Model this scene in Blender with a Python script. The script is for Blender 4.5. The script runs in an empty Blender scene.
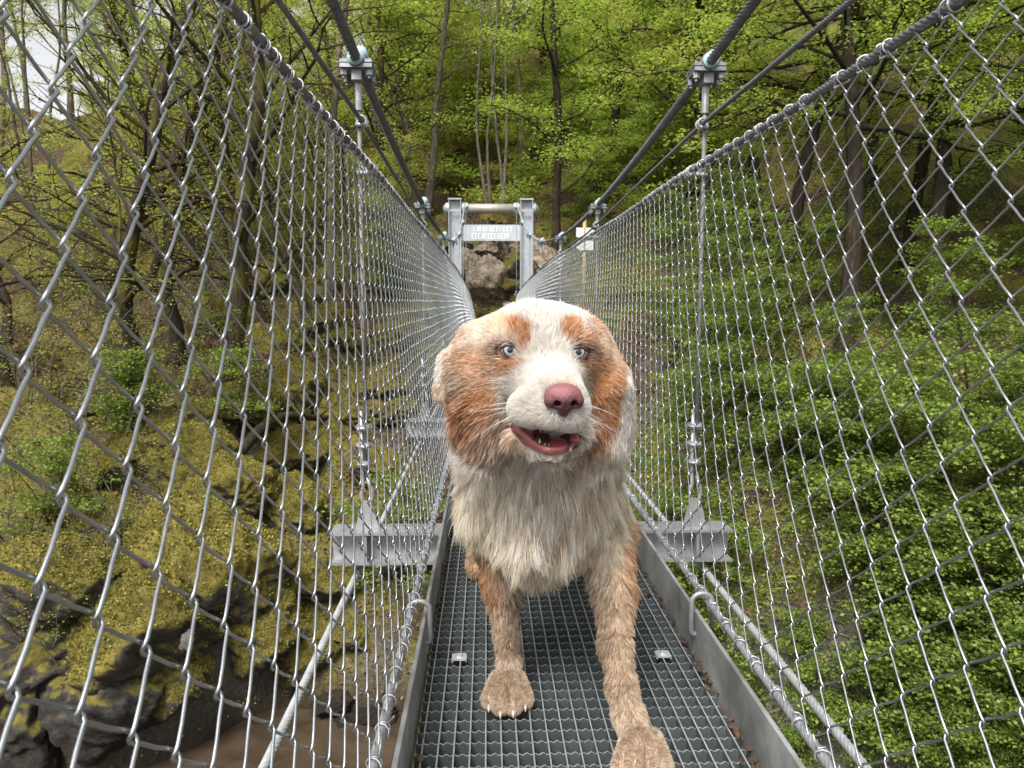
import bpy, math, random
import numpy as np
from mathutils import Vector, Matrix, Euler, kdtree, noise as mnoise

# ------------------------------------------------------------------ camera
scene = bpy.context.scene
COL = scene.collection
R = math.radians
F_PX = 773.0
CAM_LOC = Vector((-0.135, 0.0, 0.65))
CAM_ROT = Euler((R(90 - 6.06), 0.0, R(-1.84)), 'XYZ')
cam_data = bpy.data.cameras.new('camera')
cam = bpy.data.objects.new('camera', cam_data)
COL.objects.link(cam)
cam.location = CAM_LOC
cam.rotation_euler = CAM_ROT
cam_data.sensor_width = 36.0
cam_data.lens = 36.0 * F_PX / 1024.0
cam_data.clip_start = 0.02
cam_data.clip_end = 2000.0
cam_data.dof.use_dof = True
cam_data.dof.focus_distance = 1.12
cam_data.dof.aperture_fstop = 22.0
scene.camera = cam

# ------------------------------------------------------------------ sky and sun
SUN_ELEV, SUN_AZ = 52.0, 205.0          # azimuth clockwise from +Y: the light comes from behind the camera
world = bpy.data.worlds.new('World')
scene.world = world
world.use_nodes = True
wn = world.node_tree.nodes
wl = world.node_tree.links
wn.clear()
w_out = wn.new('ShaderNodeOutputWorld')
w_bg = wn.new('ShaderNodeBackground')
w_sky = wn.new('ShaderNodeTexSky')
w_sky.sky_type = 'NISHITA'
w_sky.sun_disc = False
w_sky.sun_elevation = R(SUN_ELEV)
w_sky.sun_rotation = R(SUN_AZ)
w_sky.dust_density = 3.0
w_sky.air_density = 1.0
w_hsv = wn.new('ShaderNodeHueSaturation')
w_hsv.inputs['Saturation'].default_value = 0.12
wl.new(w_sky.outputs[0], w_hsv.inputs['Color'])
wl.new(w_hsv.outputs[0], w_bg.inputs['Color'])
w_bg.inputs['Strength'].default_value = 0.12
wl.new(w_bg.outputs[0], w_out.inputs['Surface'])

sun_data = bpy.data.lights.new('sun', 'SUN')
sun_data.energy = 2.8
sun_data.angle = R(22)
sun_data.color = (1.0, 0.96, 0.9)
sun = bpy.data.objects.new('sun', sun_data)
COL.objects.link(sun)
_sd = Vector((math.sin(R(SUN_AZ)) * math.cos(R(SUN_ELEV)), math.cos(R(SUN_AZ)) * math.cos(R(SUN_ELEV)), math.sin(R(SUN_ELEV))))
sun.rotation_euler = (-_sd).to_track_quat('-Z', 'Y').to_euler()
sun.location = _sd * 60

scene.render.engine = 'CYCLES'
scene.view_settings.view_transform = 'Standard'
scene.view_settings.look = 'None'
scene.view_settings.exposure = 0.97
scene.view_settings.gamma = 1.0
scene.cycles.max_bounces = 8
scene.cycles.transparent_max_bounces = 8
scene.cycles.use_denoising = True

rng = np.random.default_rng(7)
random.seed(7)
_CM = CAM_ROT.to_matrix()


def at(px, py, Y):
    """World point at distance Y along the bridge for a spot measured on the photograph (layout only)."""
    d = _CM @ Vector(((px - 512) / F_PX, (384 - py) / F_PX, -1.0))
    s = Y / d.y
    return np.array(CAM_LOC + d * s)


# ------------------------------------------------------------------ helpers
def tag(o, label=None, cat=None, group=None, kind=None):
    if label:
        o['label'] = label
    if cat:
        o['category'] = cat
    if group:
        o['group'] = group
    if kind:
        o['kind'] = kind
    return o


def empty(name, loc=(0, 0, 0), label=None, cat=None, group=None):
    o = bpy.data.objects.new(name, None)
    o.empty_display_size = 0.1
    COL.objects.link(o)
    o.location = loc
    return tag(o, label, cat, group)


class MB:
    """Collects vertices and faces; build() links them as one mesh object."""

    def __init__(self):
        self.v, self.f, self.mi, self.n = [], [], [], 0

    def add(self, verts, faces, mi=0):
        verts = np.asarray(verts, dtype=np.float64).reshape(-1, 3)
        self.v.append(verts)
        for f in faces:
            self.f.append(tuple(int(i) + self.n for i in f))
            self.mi.append(mi)
        self.n += len(verts)

    def box(self, lo, hi, mi=0, rot=None, piv=(0, 0, 0)):
        x0, y0, z0 = lo
        x1, y1, z1 = hi
        v = np.array([[x0, y0, z0], [x1, y0, z0], [x1, y1, z0], [x0, y1, z0], [x0, y0, z1], [x1, y0, z1], [x1, y1, z1], [x0, y1, z1]], float)
        if rot is not None:
            p = np.array(piv)
            v = (v - p) @ np.array(rot).T + p
        self.add(v, [(3, 2, 1, 0), (4, 5, 6, 7), (0, 1, 5, 4), (1, 2, 6, 5), (2, 3, 7, 6), (3, 0, 4, 7)], mi)

    def tube(self, pts, rad, n=8, mi=0, cap=True, twist=0.0, lobes=0, lobe=0.0):
        pts = np.asarray(pts, float)
        m = len(pts)
        rad = np.broadcast_to(np.asarray(rad, float), (m,))
        t = np.gradient(pts, axis=0)
        t /= np.linalg.norm(t, axis=1)[:, None] + 1e-12
        up = np.array([0, 0, 1.0]) if abs(t[0][2]) < 0.9 else np.array([1.0, 0, 0])
        nrm = np.zeros_like(pts)
        a = np.cross(t[0], up)
        a /= np.linalg.norm(a)
        for i in range(m):
            a = a - t[i] * np.dot(a, t[i])
            a /= np.linalg.norm(a) + 1e-12
            nrm[i] = a
        b = np.cross(t, nrm)
        ang = np.linspace(0, 2 * np.pi, n, endpoint=False)
        tw = np.broadcast_to(np.asarray(twist, float), (m,)) if np.ndim(twist) else np.arange(m) * twist
        A = ang[None, :] + tw[:, None]
        lb = np.broadcast_to(np.asarray(lobe, float), (m,))
        rr = rad[:, None] * (1 + (lb[:, None] * np.cos(lobes * ang)[None, :] if lobes else 0))
        v = pts[:, None, :] + rr[..., None] * (np.cos(A)[..., None] * nrm[:, None, :] + np.sin(A)[..., None] * b[:, None, :])
        i = np.arange(m - 1)[:, None] * n
        j = np.arange(n)[None, :]
        j2 = (j + 1) % n
        q = np.stack([i + j, i + j2, i + n + j2, i + n + j], -1).reshape(-1, 4)
        fs = [tuple(x) for x in q]
        if cap:
            fs.append(tuple(range(n - 1, -1, -1)))
            fs.append(tuple(range((m - 1) * n, m * n)))
        self.add(v.reshape(-1, 3), fs, mi)

    def build(self, name, mats, parent=None, smooth=True, link=True):
        me = bpy.data.meshes.new(name)
        V = np.concatenate(self.v) if self.v else np.zeros((0, 3))
        me.from_pydata(V.tolist(), [], self.f)
        if not isinstance(mats, (list, tuple)):
            mats = [mats]
        for m in mats:
            me.materials.append(m)
        if any(self.mi):
            me.polygons.foreach_set('material_index', self.mi)
        if smooth:
            me.polygons.foreach_set('use_smooth', [True] * len(me.polygons))
        me.update()
        o = bpy.data.objects.new(name, me)
        if link:
            COL.objects.link(o)
        if parent is not None:
            o.parent = parent
        return o


def fast_mesh(name, V, Q, mats, parent=None, smooth=True, link=True):
    """A mesh straight from numpy arrays (V: n x 3, Q: m x 3 or m x 4)."""
    me = bpy.data.meshes.new(name)
    k = Q.shape[1]
    me.vertices.add(len(V))
    me.vertices.foreach_set('co', np.ascontiguousarray(V, np.float32).ravel())
    me.loops.add(Q.size)
    me.loops.foreach_set('vertex_index', np.ascontiguousarray(Q, np.int32).ravel())
    me.polygons.add(len(Q))
    me.polygons.foreach_set('loop_start', np.arange(0, Q.size, k, dtype=np.int32))
    if smooth:
        me.polygons.foreach_set('use_smooth', np.ones(len(Q), bool))
    for m in (mats if isinstance(mats, (list, tuple)) else [mats]):
        me.materials.append(m)
    me.update(calc_edges=True)
    me.validate()
    o = bpy.data.objects.new(name, me)
    if link:
        COL.objects.link(o)
    if parent is not None:
        o.parent = parent
    return o


def auto_sharp(o, deg=35):
    me = o.data
    try:
        me.set_sharp_from_angle(angle=R(deg))
    except Exception:
        pass
    return o


def copy_tree(o, parent=None):
    c = o.copy()
    COL.objects.link(c)
    if parent is not None:
        c.parent = parent
    for ch in list(o.children):
        copy_tree(ch, c)
    return c


# ------------------------------------------------------------------ materials
def new_mat(name):
    m = bpy.data.materials.new(name)
    m.use_nodes = True
    nt = m.node_tree
    bs = nt.nodes.get('Principled BSDF')
    return m, nt, bs


def N(nt, typ, **kw):
    n = nt.nodes.new(typ)
    for k, v in kw.items():
        if k in n.inputs.keys():
            n.inputs[k].default_value = v
        else:
            setattr(n, k, v)
    return n


def ramp(nt, fac, stops):
    r = nt.nodes.new('ShaderNodeValToRGB')
    cr = r.color_ramp
    while len(cr.elements) < len(stops):
        cr.elements.new(0.5)
    for e, (p, c) in zip(cr.elements, stops):
        e.position = p
        e.color = (*c, 1.0)
    nt.links.new(fac, r.inputs['Fac'])
    return r


def tex_noise(nt, scale, detail=4.0, rough=0.55, coords='Object', dist=0.0):
    tc = nt.nodes.new('ShaderNodeTexCoord')
    n = nt.nodes.new('ShaderNodeTexNoise')
    n.inputs['Scale'].default_value = scale
    n.inputs['Detail'].default_value = detail
    n.inputs['Roughness'].default_value = rough
    n.inputs['Distortion'].default_value = dist
    nt.links.new(tc.outputs[coords], n.inputs['Vector'])
    return n


def mixc(nt, fac, a, b, mode='MIX'):
    m = nt.nodes.new('ShaderNodeMix')
    m.data_type = 'RGBA'
    m.blend_type = mode
    for sock, v in ((0, fac), (6, a), (7, b)):
        if hasattr(v, 'is_output') or isinstance(v, bpy.types.NodeSocket):
            nt.links.new(v, m.inputs[sock])
        elif sock == 0:
            m.inputs[0].default_value = v
        else:
            m.inputs[sock].default_value = (*v, 1.0)
    return m.outputs[2]


def bump(nt, bs, height, strength=0.3, dist=0.01):
    b = nt.nodes.new('ShaderNodeBump')
    b.inputs['Strength'].default_value = strength
    b.inputs['Distance'].default_value = dist
    nt.links.new(height, b.inputs['Height'])
    nt.links.new(b.outputs[0], bs.inputs['Normal'])


def mat_metal(name, c1, c2, rough=0.45, metal=0.75, scale=18.0, bstr=0.15):
    m, nt, bs = new_mat(name)
    n = tex_noise(nt, scale, 6, 0.65)
    r = ramp(nt, n.outputs['Fac'], [(0.35, c1), (0.65, c2)])
    nt.links.new(r.outputs[0], bs.inputs['Base Color'])
    bs.inputs['Metallic'].default_value = metal
    n2 = tex_noise(nt, scale * 3, 4, 0.6)
    mr = N(nt, 'ShaderNodeMapRange')
    mr.inputs['To Min'].default_value = rough - 0.1
    mr.inputs['To Max'].default_value = rough + 0.15
    nt.links.new(n2.outputs['Fac'], mr.inputs['Value'])
    nt.links.new(mr.outputs[0], bs.inputs['Roughness'])
    bump(nt, bs, n2.outputs['Fac'], bstr, 0.002)
    return m


def mat_plain(name, col, rough=0.6, spec=0.4, var=0.15, scale=20.0, metal=0.0):
    m, nt, bs = new_mat(name)
    n = tex_noise(nt, scale, 4, 0.6)
    lo = tuple(c * (1 - var) for c in col)
    hi = tuple(min(1, c * (1 + var)) for c in col)
    r = ramp(nt, n.outputs['Fac'], [(0.3, lo), (0.7, hi)])
    nt.links.new(r.outputs[0], bs.inputs['Base Color'])
    bs.inputs['Roughness'].default_value = rough
    bs.inputs['Specular IOR Level'].default_value = spec
    bs.inputs['Metallic'].default_value = metal
    return m


def fbm(x, y, seed=0.0, octs=5, lac=2.03, gain=0.5):
    """Cheap vectorised value noise, about -1..1."""
    x = np.asarray(x, float)
    y = np.asarray(y, float)
    tot = np.zeros(np.broadcast(x, y).shape)
    amp, fr, norm = 1.0, 1.0, 0.0
    for o in range(octs):
        X = x * fr + 17.13 * (o + 1) + seed * 3.7
        Y = y * fr + 9.71 * (o + 1) - seed * 5.1
        xi, yi = np.floor(X), np.floor(Y)
        xf, yf = X - xi, Y - yi
        u = xf * xf * (3 - 2 * xf)
        v = yf * yf * (3 - 2 * yf)

        def h(a, b):
            s = np.sin(a * 127.1 + b * 311.7 + seed * 13.3 + o * 7.7) * 43758.5453
            return s - np.floor(s)
        n = (h(xi, yi) * (1 - u) + h(xi + 1, yi) * u) * (1 - v) + (h(xi, yi + 1) * (1 - u) + h(xi + 1, yi + 1) * u) * v
        tot += amp * (n * 2 - 1)
        norm += amp
        amp *= gain
        fr *= lac
    return tot / norm


def smooth(a, b, x):
    t = np.clip((np.asarray(x, float) - a) / (b - a), 0, 1)
    return t * t * (3 - 2 * t)
# ================================================================== the gorge: ground, river, rocks
WATER_Z = -4.75


def toe_y(x):
    """Where the far bank leaves the water."""
    x = np.asarray(x, float)
    return 9.9 - 5.4 * smooth(0.0, 6.5, x) - 2.0 * smooth(-2.8, -4.6, x)


def crest_z(x, y):
    x = np.asarray(x, float)
    return 8.2 + 3.0 * smooth(-12, -3, x) + 14.0 * smooth(-2, 9, x)


def ground_z(x, y):
    x = np.asarray(x, float)
    y = np.asarray(y, float)
    s = y - toe_y(x) + 0.7 * fbm(x * 0.35, y * 0.35, 3, 3)
    z = -5.3 + 0.15 * fbm(x * 0.6, y * 0.6, 8, 3)
    z = z + 2.2 * smooth(-0.3, 1.2, s)                         # steep rocky foot
    z = z + 0.42 * np.clip(s - 0.8, 0, 7.0)
    hill = np.clip(y - 19.0 + 1.2 * smooth(0.5, 7, x) * 2.5, 0, None)
    z = z + 0.66 * hill
    # path landing at the end of the bridge
    k = smooth(2.6, 1.2, np.abs(x + 0.05)) * smooth(15.2, 16.0, y) * smooth(19.5, 18.3, y)
    z = z * (1 - k) + (-0.36) * k
    # crest
    c = crest_z(x, y)
    over = np.clip(z - c, 0, None)
    z = z - over * 0.93
    # near bank behind the camera
    sn = -y - 3.0 + 0.8 * fbm(x * 0.3, y * 0.3, 13, 3)
    z = z + 1.5 * smooth(-0.2, 1.0, sn) + 0.62 * np.clip(sn - 0.6, 0, 5.0)
    far = smooth(-0.5, 3.0, s) + smooth(0, 2, sn)
    rough = fbm(x * 0.28, y * 0.28, 1, 5) * 0.9 + fbm(x * 1.1, y * 1.1, 2, 4) * 0.32 + np.abs(fbm(x * 0.7, y * 0.7, 4, 3)) * 0.5
    crag = np.abs(fbm(x * 0.9, y * 0.9, 21, 4))
    crag = 1 - crag * 2.2
    led = np.clip(crag, -0.4, 1) * 0.55 * smooth(-0.8, 0.6, s) * smooth(9, 4, s)
    z = z + (rough + led) * np.clip(far, 0, 1) * (1 - k)
    return z


def mat_ground():
    m, nt, bs = new_mat('forest_floor')
    big = tex_noise(nt, 0.55, 6, 0.62)
    mid = tex_noise(nt, 2.6, 6, 0.65)
    fine = tex_noise(nt, 17.0, 6, 0.7)
    moss = ramp(nt, fine.outputs['Fac'], [(0.25, (0.05, 0.048, 0.013)), (0.5, (0.17, 0.148, 0.035)), (0.72, (0.36, 0.30, 0.075))])
    soil = ramp(nt, fine.outputs['Fac'], [(0.28, (0.022, 0.016, 0.011)), (0.5, (0.075, 0.052, 0.034)), (0.72, (0.21, 0.15, 0.10))])
    rock = ramp(nt, fine.outputs['Fac'], [(0.3, (0.07, 0.065, 0.055)), (0.7, (0.22, 0.20, 0.17))])
    geo = nt.nodes.new('ShaderNodeNewGeometry')
    sep = nt.nodes.new('ShaderNodeSeparateXYZ')
    nt.links.new(geo.outputs['Normal'], sep.inputs[0])
    f1 = ramp(nt, big.outputs['Fac'], [(0.45, (0, 0, 0)), (0.57, (1, 1, 1))])
    c = mixc(nt, f1.outputs[0], soil.outputs[0], moss.outputs[0])
    f2 = ramp(nt, mid.outputs['Fac'], [(0.56, (0, 0, 0)), (0.66, (1, 1, 1))])
    c = mixc(nt, f2.outputs[0], c, soil.outputs[0])
    st = ramp(nt, sep.outputs['Z'], [(0.30, (1, 1, 1)), (0.48, (0, 0, 0))])
    c = mixc(nt, st.outputs[0], c, rock.outputs[0])
    sepp = nt.nodes.new('ShaderNodeSeparateXYZ')
    nt.links.new(geo.outputs['Position'], sepp.inputs[0])
    wt = N(nt, 'ShaderNodeMapRange')
    wt.inputs['From Min'].default_value = -4.2
    wt.inputs['From Max'].default_value = -4.75
    nt.links.new(sepp.outputs['Z'], wt.inputs['Value'])
    c = mixc(nt, wt.outputs[0], c, (0.045, 0.032, 0.022))
    nt.links.new(c, bs.inputs['Base Color'])
    bs.inputs['Roughness'].default_value = 0.9
    bs.inputs['Specular IOR Level'].default_value = 0.2
    bump(nt, bs, fine.outputs['Fac'], 0.9, 0.12)
    return m


def axis(a, b, fine_a, fine_b, h, g=1.12):
    out = list(np.arange(fine_a, fine_b + 1e-6, h))
    s, x = h, fine_b
    while x < b:
        s *= g
        x += s
        out.append(x)
    s, x = h, fine_a
    while x > a:
        s *= g
        x -= s
        out.insert(0, x)
    return np.array(out)


ax_ = axis(-420, 420, -15, 13, 0.10)
ay_ = axis(-420, 600, 3.5, 27, 0.10)
GXX, GYY = np.meshgrid(ax_, ay_, indexing='ij')
GZZ = ground_z(GXX, GYY)
nx_, ny_ = GXX.shape
ii = np.arange(nx_ - 1)[:, None] * ny_ + np.arange(ny_ - 1)[None, :]
gq = np.stack([ii, ii + ny_, ii + ny_ + 1, ii + 1], -1).reshape(-1, 4)
M_GROUND = mat_ground()
ground = fast_mesh('ground', np.stack([GXX, GYY, GZZ], -1).reshape(-1, 3), gq, M_GROUND)
tag(ground, 'steep wooded gorge sides of moss, soil and rock', 'ground', kind='structure')

# river
M_WATER, nt, bs = new_mat('river_water')
n1 = tex_noise(nt, 2.2, 4, 0.55, dist=0.6)
n2 = tex_noise(nt, 9.0, 3, 0.5)
r_ = ramp(nt, n1.outputs['Fac'], [(0.35, (0.045, 0.032, 0.021)), (0.65, (0.075, 0.054, 0.036))])
nt.links.new(r_.outputs[0], bs.inputs['Base Color'])
bs.inputs['Roughness'].default_value = 0.12
bs.inputs['Specular IOR Level'].default_value = 0.5
bump(nt, bs, n2.outputs['Fac'], 0.25, 0.03)
mb = MB()
wx = np.linspace(-60, 60, 25)
for a, b in zip(wx[:-1], wx[1:]):
    mb.add([[a, -6, WATER_Z], [b, -6, WATER_Z], [b, 14, WATER_Z], [a, 14, WATER_Z]], [(0, 1, 2, 3)])
water = mb.build('river', M_WATER)
tag(water, 'shallow brown river running under the bridge', 'river', kind='structure')


# ---- rocks
def rock_material(name, mossy, tint=(1, 1, 1)):
    m, nt, bs = new_mat(name)
    fine = tex_noise(nt, 5.0, 10, 0.75)
    big = tex_noise(nt, 1.7, 5, 0.6)
    rk = ramp(nt, fine.outputs['Fac'], [(0.28, tuple(0.025 * t for t in tint)), (0.5, tuple(0.10 * t for t in tint)), (0.72, tuple(0.26 * t for t in tint))])
    ms = ramp(nt, fine.outputs['Fac'], [(0.28, (0.06, 0.057, 0.014)), (0.5, (0.20, 0.17, 0.038)), (0.72, (0.40, 0.325, 0.08))])
    geo = nt.nodes.new('ShaderNodeNewGeometry')
    sep = nt.nodes.new('ShaderNodeSeparateXYZ')
    nt.links.new(geo.outputs['Normal'], sep.inputs[0])
    c = rk.outputs[0]
    if mossy > 0:
        ad = N(nt, 'ShaderNodeMath'); ad.operation = 'MULTIPLY_ADD'
        nt.links.new(big.outputs['Fac'], ad.inputs[0]); ad.inputs[1].default_value = 2.6
        nt.links.new(sep.outputs['Z'], ad.inputs[2])
        mrr = N(nt, 'ShaderNodeMapRange')
        mrr.inputs['From Min'].default_value = 2.0 - mossy * 1.1
        mrr.inputs['From Max'].default_value = 2.35 - mossy * 1.1
        nt.links.new(ad.outputs[0], mrr.inputs['Value'])
        c = mixc(nt, mrr.outputs[0], rk.outputs[0], ms.outputs[0])
    sepp = nt.nodes.new('ShaderNodeSeparateXYZ')
    nt.links.new(geo.outputs['Position'], sepp.inputs[0])
    wt = N(nt, 'ShaderNodeMapRange')
    wt.inputs['From Min'].default_value = -3.9
    wt.inputs['From Max'].default_value = -4.6
    nt.links.new(sepp.outputs['Z'], wt.inputs['Value'])
    c = mixc(nt, wt.outputs[0], c, (0.035, 0.028, 0.02))
    nt.links.new(c, bs.inputs['Base Color'])
    bs.inputs['Roughness'].default_value = 0.9
    bs.inputs['Specular IOR Level'].default_value = 0.25
    bump(nt, bs, fine.outputs['Fac'], 1.0, 0.12)
    return m


M_ROCK_MOSSY = rock_material('mossy_rock', 0.92, (0.75, 0.66, 0.55))
M_ROCK_HALF = rock_material('half_mossy_rock', 0.6, (0.75, 0.68, 0.6))
M_ROCK_BARE = rock_material('bare_rock', 0.0, (2.4, 1.95, 1.5))
M_ROCK_WET = rock_material('wet_rock', 0.12, (0.55, 0.5, 0.45))


def rock_mesh(seed, sub=56):
    nu, nv = sub * 2, sub
    th = np.linspace(0.0, np.pi, nv + 1)
    ph = np.linspace(0, 2 * np.pi, nu, endpoint=False)
    T, P = np.meshgrid(th, ph, indexing='ij')
    d = np.stack([np.sin(T) * np.cos(P), np.sin(T) * np.sin(P), np.cos(T)], -1).reshape(-1, 3)
    r2 = np.random.default_rng(seed)
    r = np.ones(len(d)) * 1.0
    for k in range(22):                                 # chip flat facets off a ball
        n = r2.normal(0, 1, 3); n /= np.linalg.norm(n)
        c = r2.uniform(0.55, 0.9)
        dn = d @ n
        lim = np.where(dn > 0.05, c / np.maximum(dn, 0.05), 9)
        r = np.minimum(r, lim)
    off_ = r2.uniform(0, 50)
    r = r * (1 + 0.20 * fbm(d[:, 0] * 2.2 + off_ + d[:, 2] * 1.7, d[:, 1] * 2.2 + d[:, 2] * 1.3, seed, 5) - 0.16 * np.abs(fbm(d[:, 0] * 4 + d[:, 2] * 3 + off_, d[:, 1] * 4 - d[:, 2] * 3, seed + 4, 4)) + 0.08 * fbm(d[:, 0] * 9 + d[:, 2] * 7 + off_, d[:, 1] * 9 - d[:, 2] * 6, seed + 1, 4))
    v = d * r[:, None]
    i = np.arange(nv)[:, None] * nu
    j = np.arange(nu)[None, :]
    q = np.stack([i + j, i + nu + j, i + nu + (j + 1) % nu, i + (j + 1) % nu], -1).reshape(-1, 4)
    return v, q


ROCKS = [rock_mesh(s) for s in (11, 12, 13, 14, 15)]
ROCK_DATA = {}


M_MOSS, nt, bs = new_mat('moss_tuft')
geo_ = nt.nodes.new('ShaderNodeNewGeometry')
r_ = ramp(nt, geo_.outputs['Random Per Island'], [(0.0, (0.07, 0.07, 0.016)), (0.6, (0.21, 0.185, 0.042)), (1.0, (0.36, 0.325, 0.085))])
nt.links.new(r_.outputs[0], bs.inputs['Base Color'])
bs.inputs['Roughness'].default_value = 0.9
bs.inputs['Specular IOR Level'].default_value = 0.1
MOSS_DATA = {}


def moss_on_rock(k):
    """Small moss blades standing on the upper side of a rock shape."""
    if k not in MOSS_DATA:
        v, q = ROCKS[k]
        r2 = np.random.default_rng(70 + k)
        c = v[q].mean(1)
        n = np.cross(v[q[:, 2]] - v[q[:, 0]], v[q[:, 3]] - v[q[:, 1]])
        ar = np.linalg.norm(n, axis=1)
        n = n / (ar[:, None] + 1e-9)
        n *= np.sign((n * c).sum(1))[:, None]
        w = ar * np.clip(n[:, 2] + 0.35 + 0.9 * fbm(c[:, 0] * 2.4 + k, c[:, 1] * 2.4 + c[:, 2], 60 + k, 4), 0, 1) ** 1.5
        NM = 22000
        i = r2.choice(len(q), NM, p=w / w.sum())
        P = c[i] + r2.normal(0, 0.012, (NM, 3))
        d = n[i] + r2.normal(0, 0.7, (NM, 3))
        d /= np.linalg.norm(d, axis=1)[:, None]
        s_ = np.cross(d, r2.normal(0, 1, (NM, 3)))
        s_ /= np.linalg.norm(s_, axis=1)[:, None]
        L = r2.uniform(0.010, 0.028, (NM, 1))
        V = np.stack([P - s_ * L * 0.4, P + s_ * L * 0.4, P + s_ * L * 0.15 + d * L, P - s_ * L * 0.15 + d * L], 1).reshape(-1, 3)
        MOSS_DATA[k] = fast_mesh('moss', V, np.arange(4 * NM).reshape(-1, 4), M_MOSS, smooth=False, link=False).data
    return MOSS_DATA[k]


def rock(name, loc, size, mat, k, rz, label, cat='rock', group=None, rx=0.0):
    key = (k % 5, mat.name)
    if key not in ROCK_DATA:
        v, q = ROCKS[key[0]]
        o = fast_mesh(name, v, q, mat)
        ROCK_DATA[key] = o.data
    else:
        o = bpy.data.objects.new(name, ROCK_DATA[key])
        COL.objects.link(o)
    o.location = loc
    o.scale = size
    o.rotation_euler = (rx, 0, rz)
    if mat in (M_ROCK_MOSSY, M_ROCK_HALF):
        mo = bpy.data.objects.new('moss', moss_on_rock(k % 5))
        COL.objects.link(mo)
        mo.parent = o
        mo['kind'] = 'stuff'
    return tag(o, label, cat, group)


def gpt(px, py, y0=4.0, y1=70.0):
    """Where the line of sight through a spot of the photograph meets the ground (layout only)."""
    ys = np.linspace(y0, y1, 1600)
    d = _CM @ Vector(((px - 512) / F_PX, (384 - py) / F_PX, -1.0))
    X = CAM_LOC.x + d.x / d.y * ys
    Z = CAM_LOC.z + d.z / d.y * ys
    g = ground_z(X, ys)
    hit = np.nonzero(Z < g)[0]
    i = hit[0] if len(hit) else len(ys) - 1
    return np.array([X[i], ys[i], float(g[i])])


# boulders beyond the gate, seen through it
rr0 = random.Random(2)
rock('boulder', at(489, 281, 18.2), (0.82, 0.65, 0.86), M_ROCK_BARE, 0, 0.5, 'large bare tan boulder seen through the gate frame', 'boulder')
rock('boulder', at(507, 243, 19.8), (0.46, 0.4, 0.42), M_ROCK_BARE, 1, 1.5, 'smaller tan boulder above the large one, under the sign panel', 'boulder')
rock('boulder', at(483, 252, 19.2), (0.42, 0.4, 0.26), M_ROCK_BARE, 2, 2.5, 'flat brown rock perched behind the large boulder in the gate', 'boulder')
for i, (px, py, Y, s) in enumerate(((468, 268, 18.6, 0.55), (520, 270, 18.6, 0.6), (531, 288, 18.2, 0.5), (458, 246, 19.8, 0.6), (528, 246, 19.6, 0.6), (495, 225, 21.0, 0.6), (545, 262, 19.2, 0.7), (515, 288, 17.9, 0.35))):
    rock('rubble_rock', at(px, py, Y), (s, s * 0.8, s * rr0.uniform(0.6, 0.95)), M_ROCK_HALF if i % 2 else M_ROCK_BARE, i + 1, 0.9 * i, 'half mossy rock of the broken face around the boulders behind the gate', 'rock', 'rocks of the face behind the gate')
for i, (px, py, d, s, m, k) in enumerate((
        (205, 610, 11.4, (1.25, 1.1, 1.2), M_ROCK_MOSSY, 1), (150, 660, 10.6, (1.2, 1.0, 0.9), M_ROCK_MOSSY, 2), (255, 650, 11.0, (0.8, 0.8, 0.8), M_ROCK_MOSSY, 3),
        (195, 555, 12.5, (0.9, 0.8, 0.6), M_ROCK_MOSSY, 4), (290, 520, 13.4, (0.8, 0.8, 0.75), M_ROCK_MOSSY, 0), (60, 610, 11.8, (1.0, 1.0, 0.8), M_ROCK_HALF, 1),
        (320, 590, 12.0, (0.6, 0.6, 0.5), M_ROCK_MOSSY, 3), (350, 640, 11.2, (0.45, 0.45, 0.36), M_ROCK_HALF, 0), (30, 680, 10.8, (1.1, 0.9, 0.8), M_ROCK_WET, 2),
        (395, 560, 13.0, (0.6, 0.6, 0.5), M_ROCK_MOSSY, 2), (95, 540, 13.0, (0.8, 0.8, 0.6), M_ROCK_HALF, 4), (330, 705, 10.2, (0.42, 0.36, 0.2), M_ROCK_WET, 1),
        (372, 735, 9.6, (0.4, 0.4, 0.22), M_ROCK_WET, 3), (345, 752, 9.4, (0.3, 0.25, 0.15), M_ROCK_WET, 0),
        (10, 740, 9.2, (1.0, 0.8, 0.8), M_ROCK_WET, 4), (110, 735, 9.4, (0.9, 0.8, 0.7), M_ROCK_WET, 1), (165, 705, 9.9, (0.7, 0.6, 0.7), M_ROCK_HALF, 0), (300, 668, 10.6, (0.6, 0.6, 0.6), M_ROCK_MOSSY, 1), (235, 575, 12.0, (0.9, 0.9, 0.8), M_ROCK_MOSSY, 0))):
    place = ['biggest rounded rock in the middle of the bank', 'low rock at the water edge', 'rock above the bend of the water', 'yellow mossed ledge over the big rock', 'rock behind the fence near the left crossbeam',
             'greyish rock among bare twigs', 'small rock below the crossbeam', 'small rock beside the lower cable', 'dark wet rock in the bottom corner', 'rock close to the deck edge', 'grey rock high among the twigs', 'wet stone at the edge of the brown water',
             'wet stone by the lower cable at the water', 'lowest wet stone in the brown water', 'black wet rock filling the bottom left corner', 'black wet rock left of the brown water', 'rock beside the left shore of the brown water', 'rock right of the white stone over the water', 'rock above and behind the white stone'][i]
    g_ = gpt(px, py + 6, 4.5)
    g_[2] = max(g_[2], WATER_Z - 0.1) + s[2] * 0.3
    rock('mossy_boulder' if m is M_ROCK_MOSSY else 'bank_rock', g_ + np.array([0, s[1] * 0.25, 0]), s, m, k, 1.3 * i, 'moss covered ' + place if m is M_ROCK_MOSSY else place, 'boulder', 'boulders on the river bank')
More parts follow.
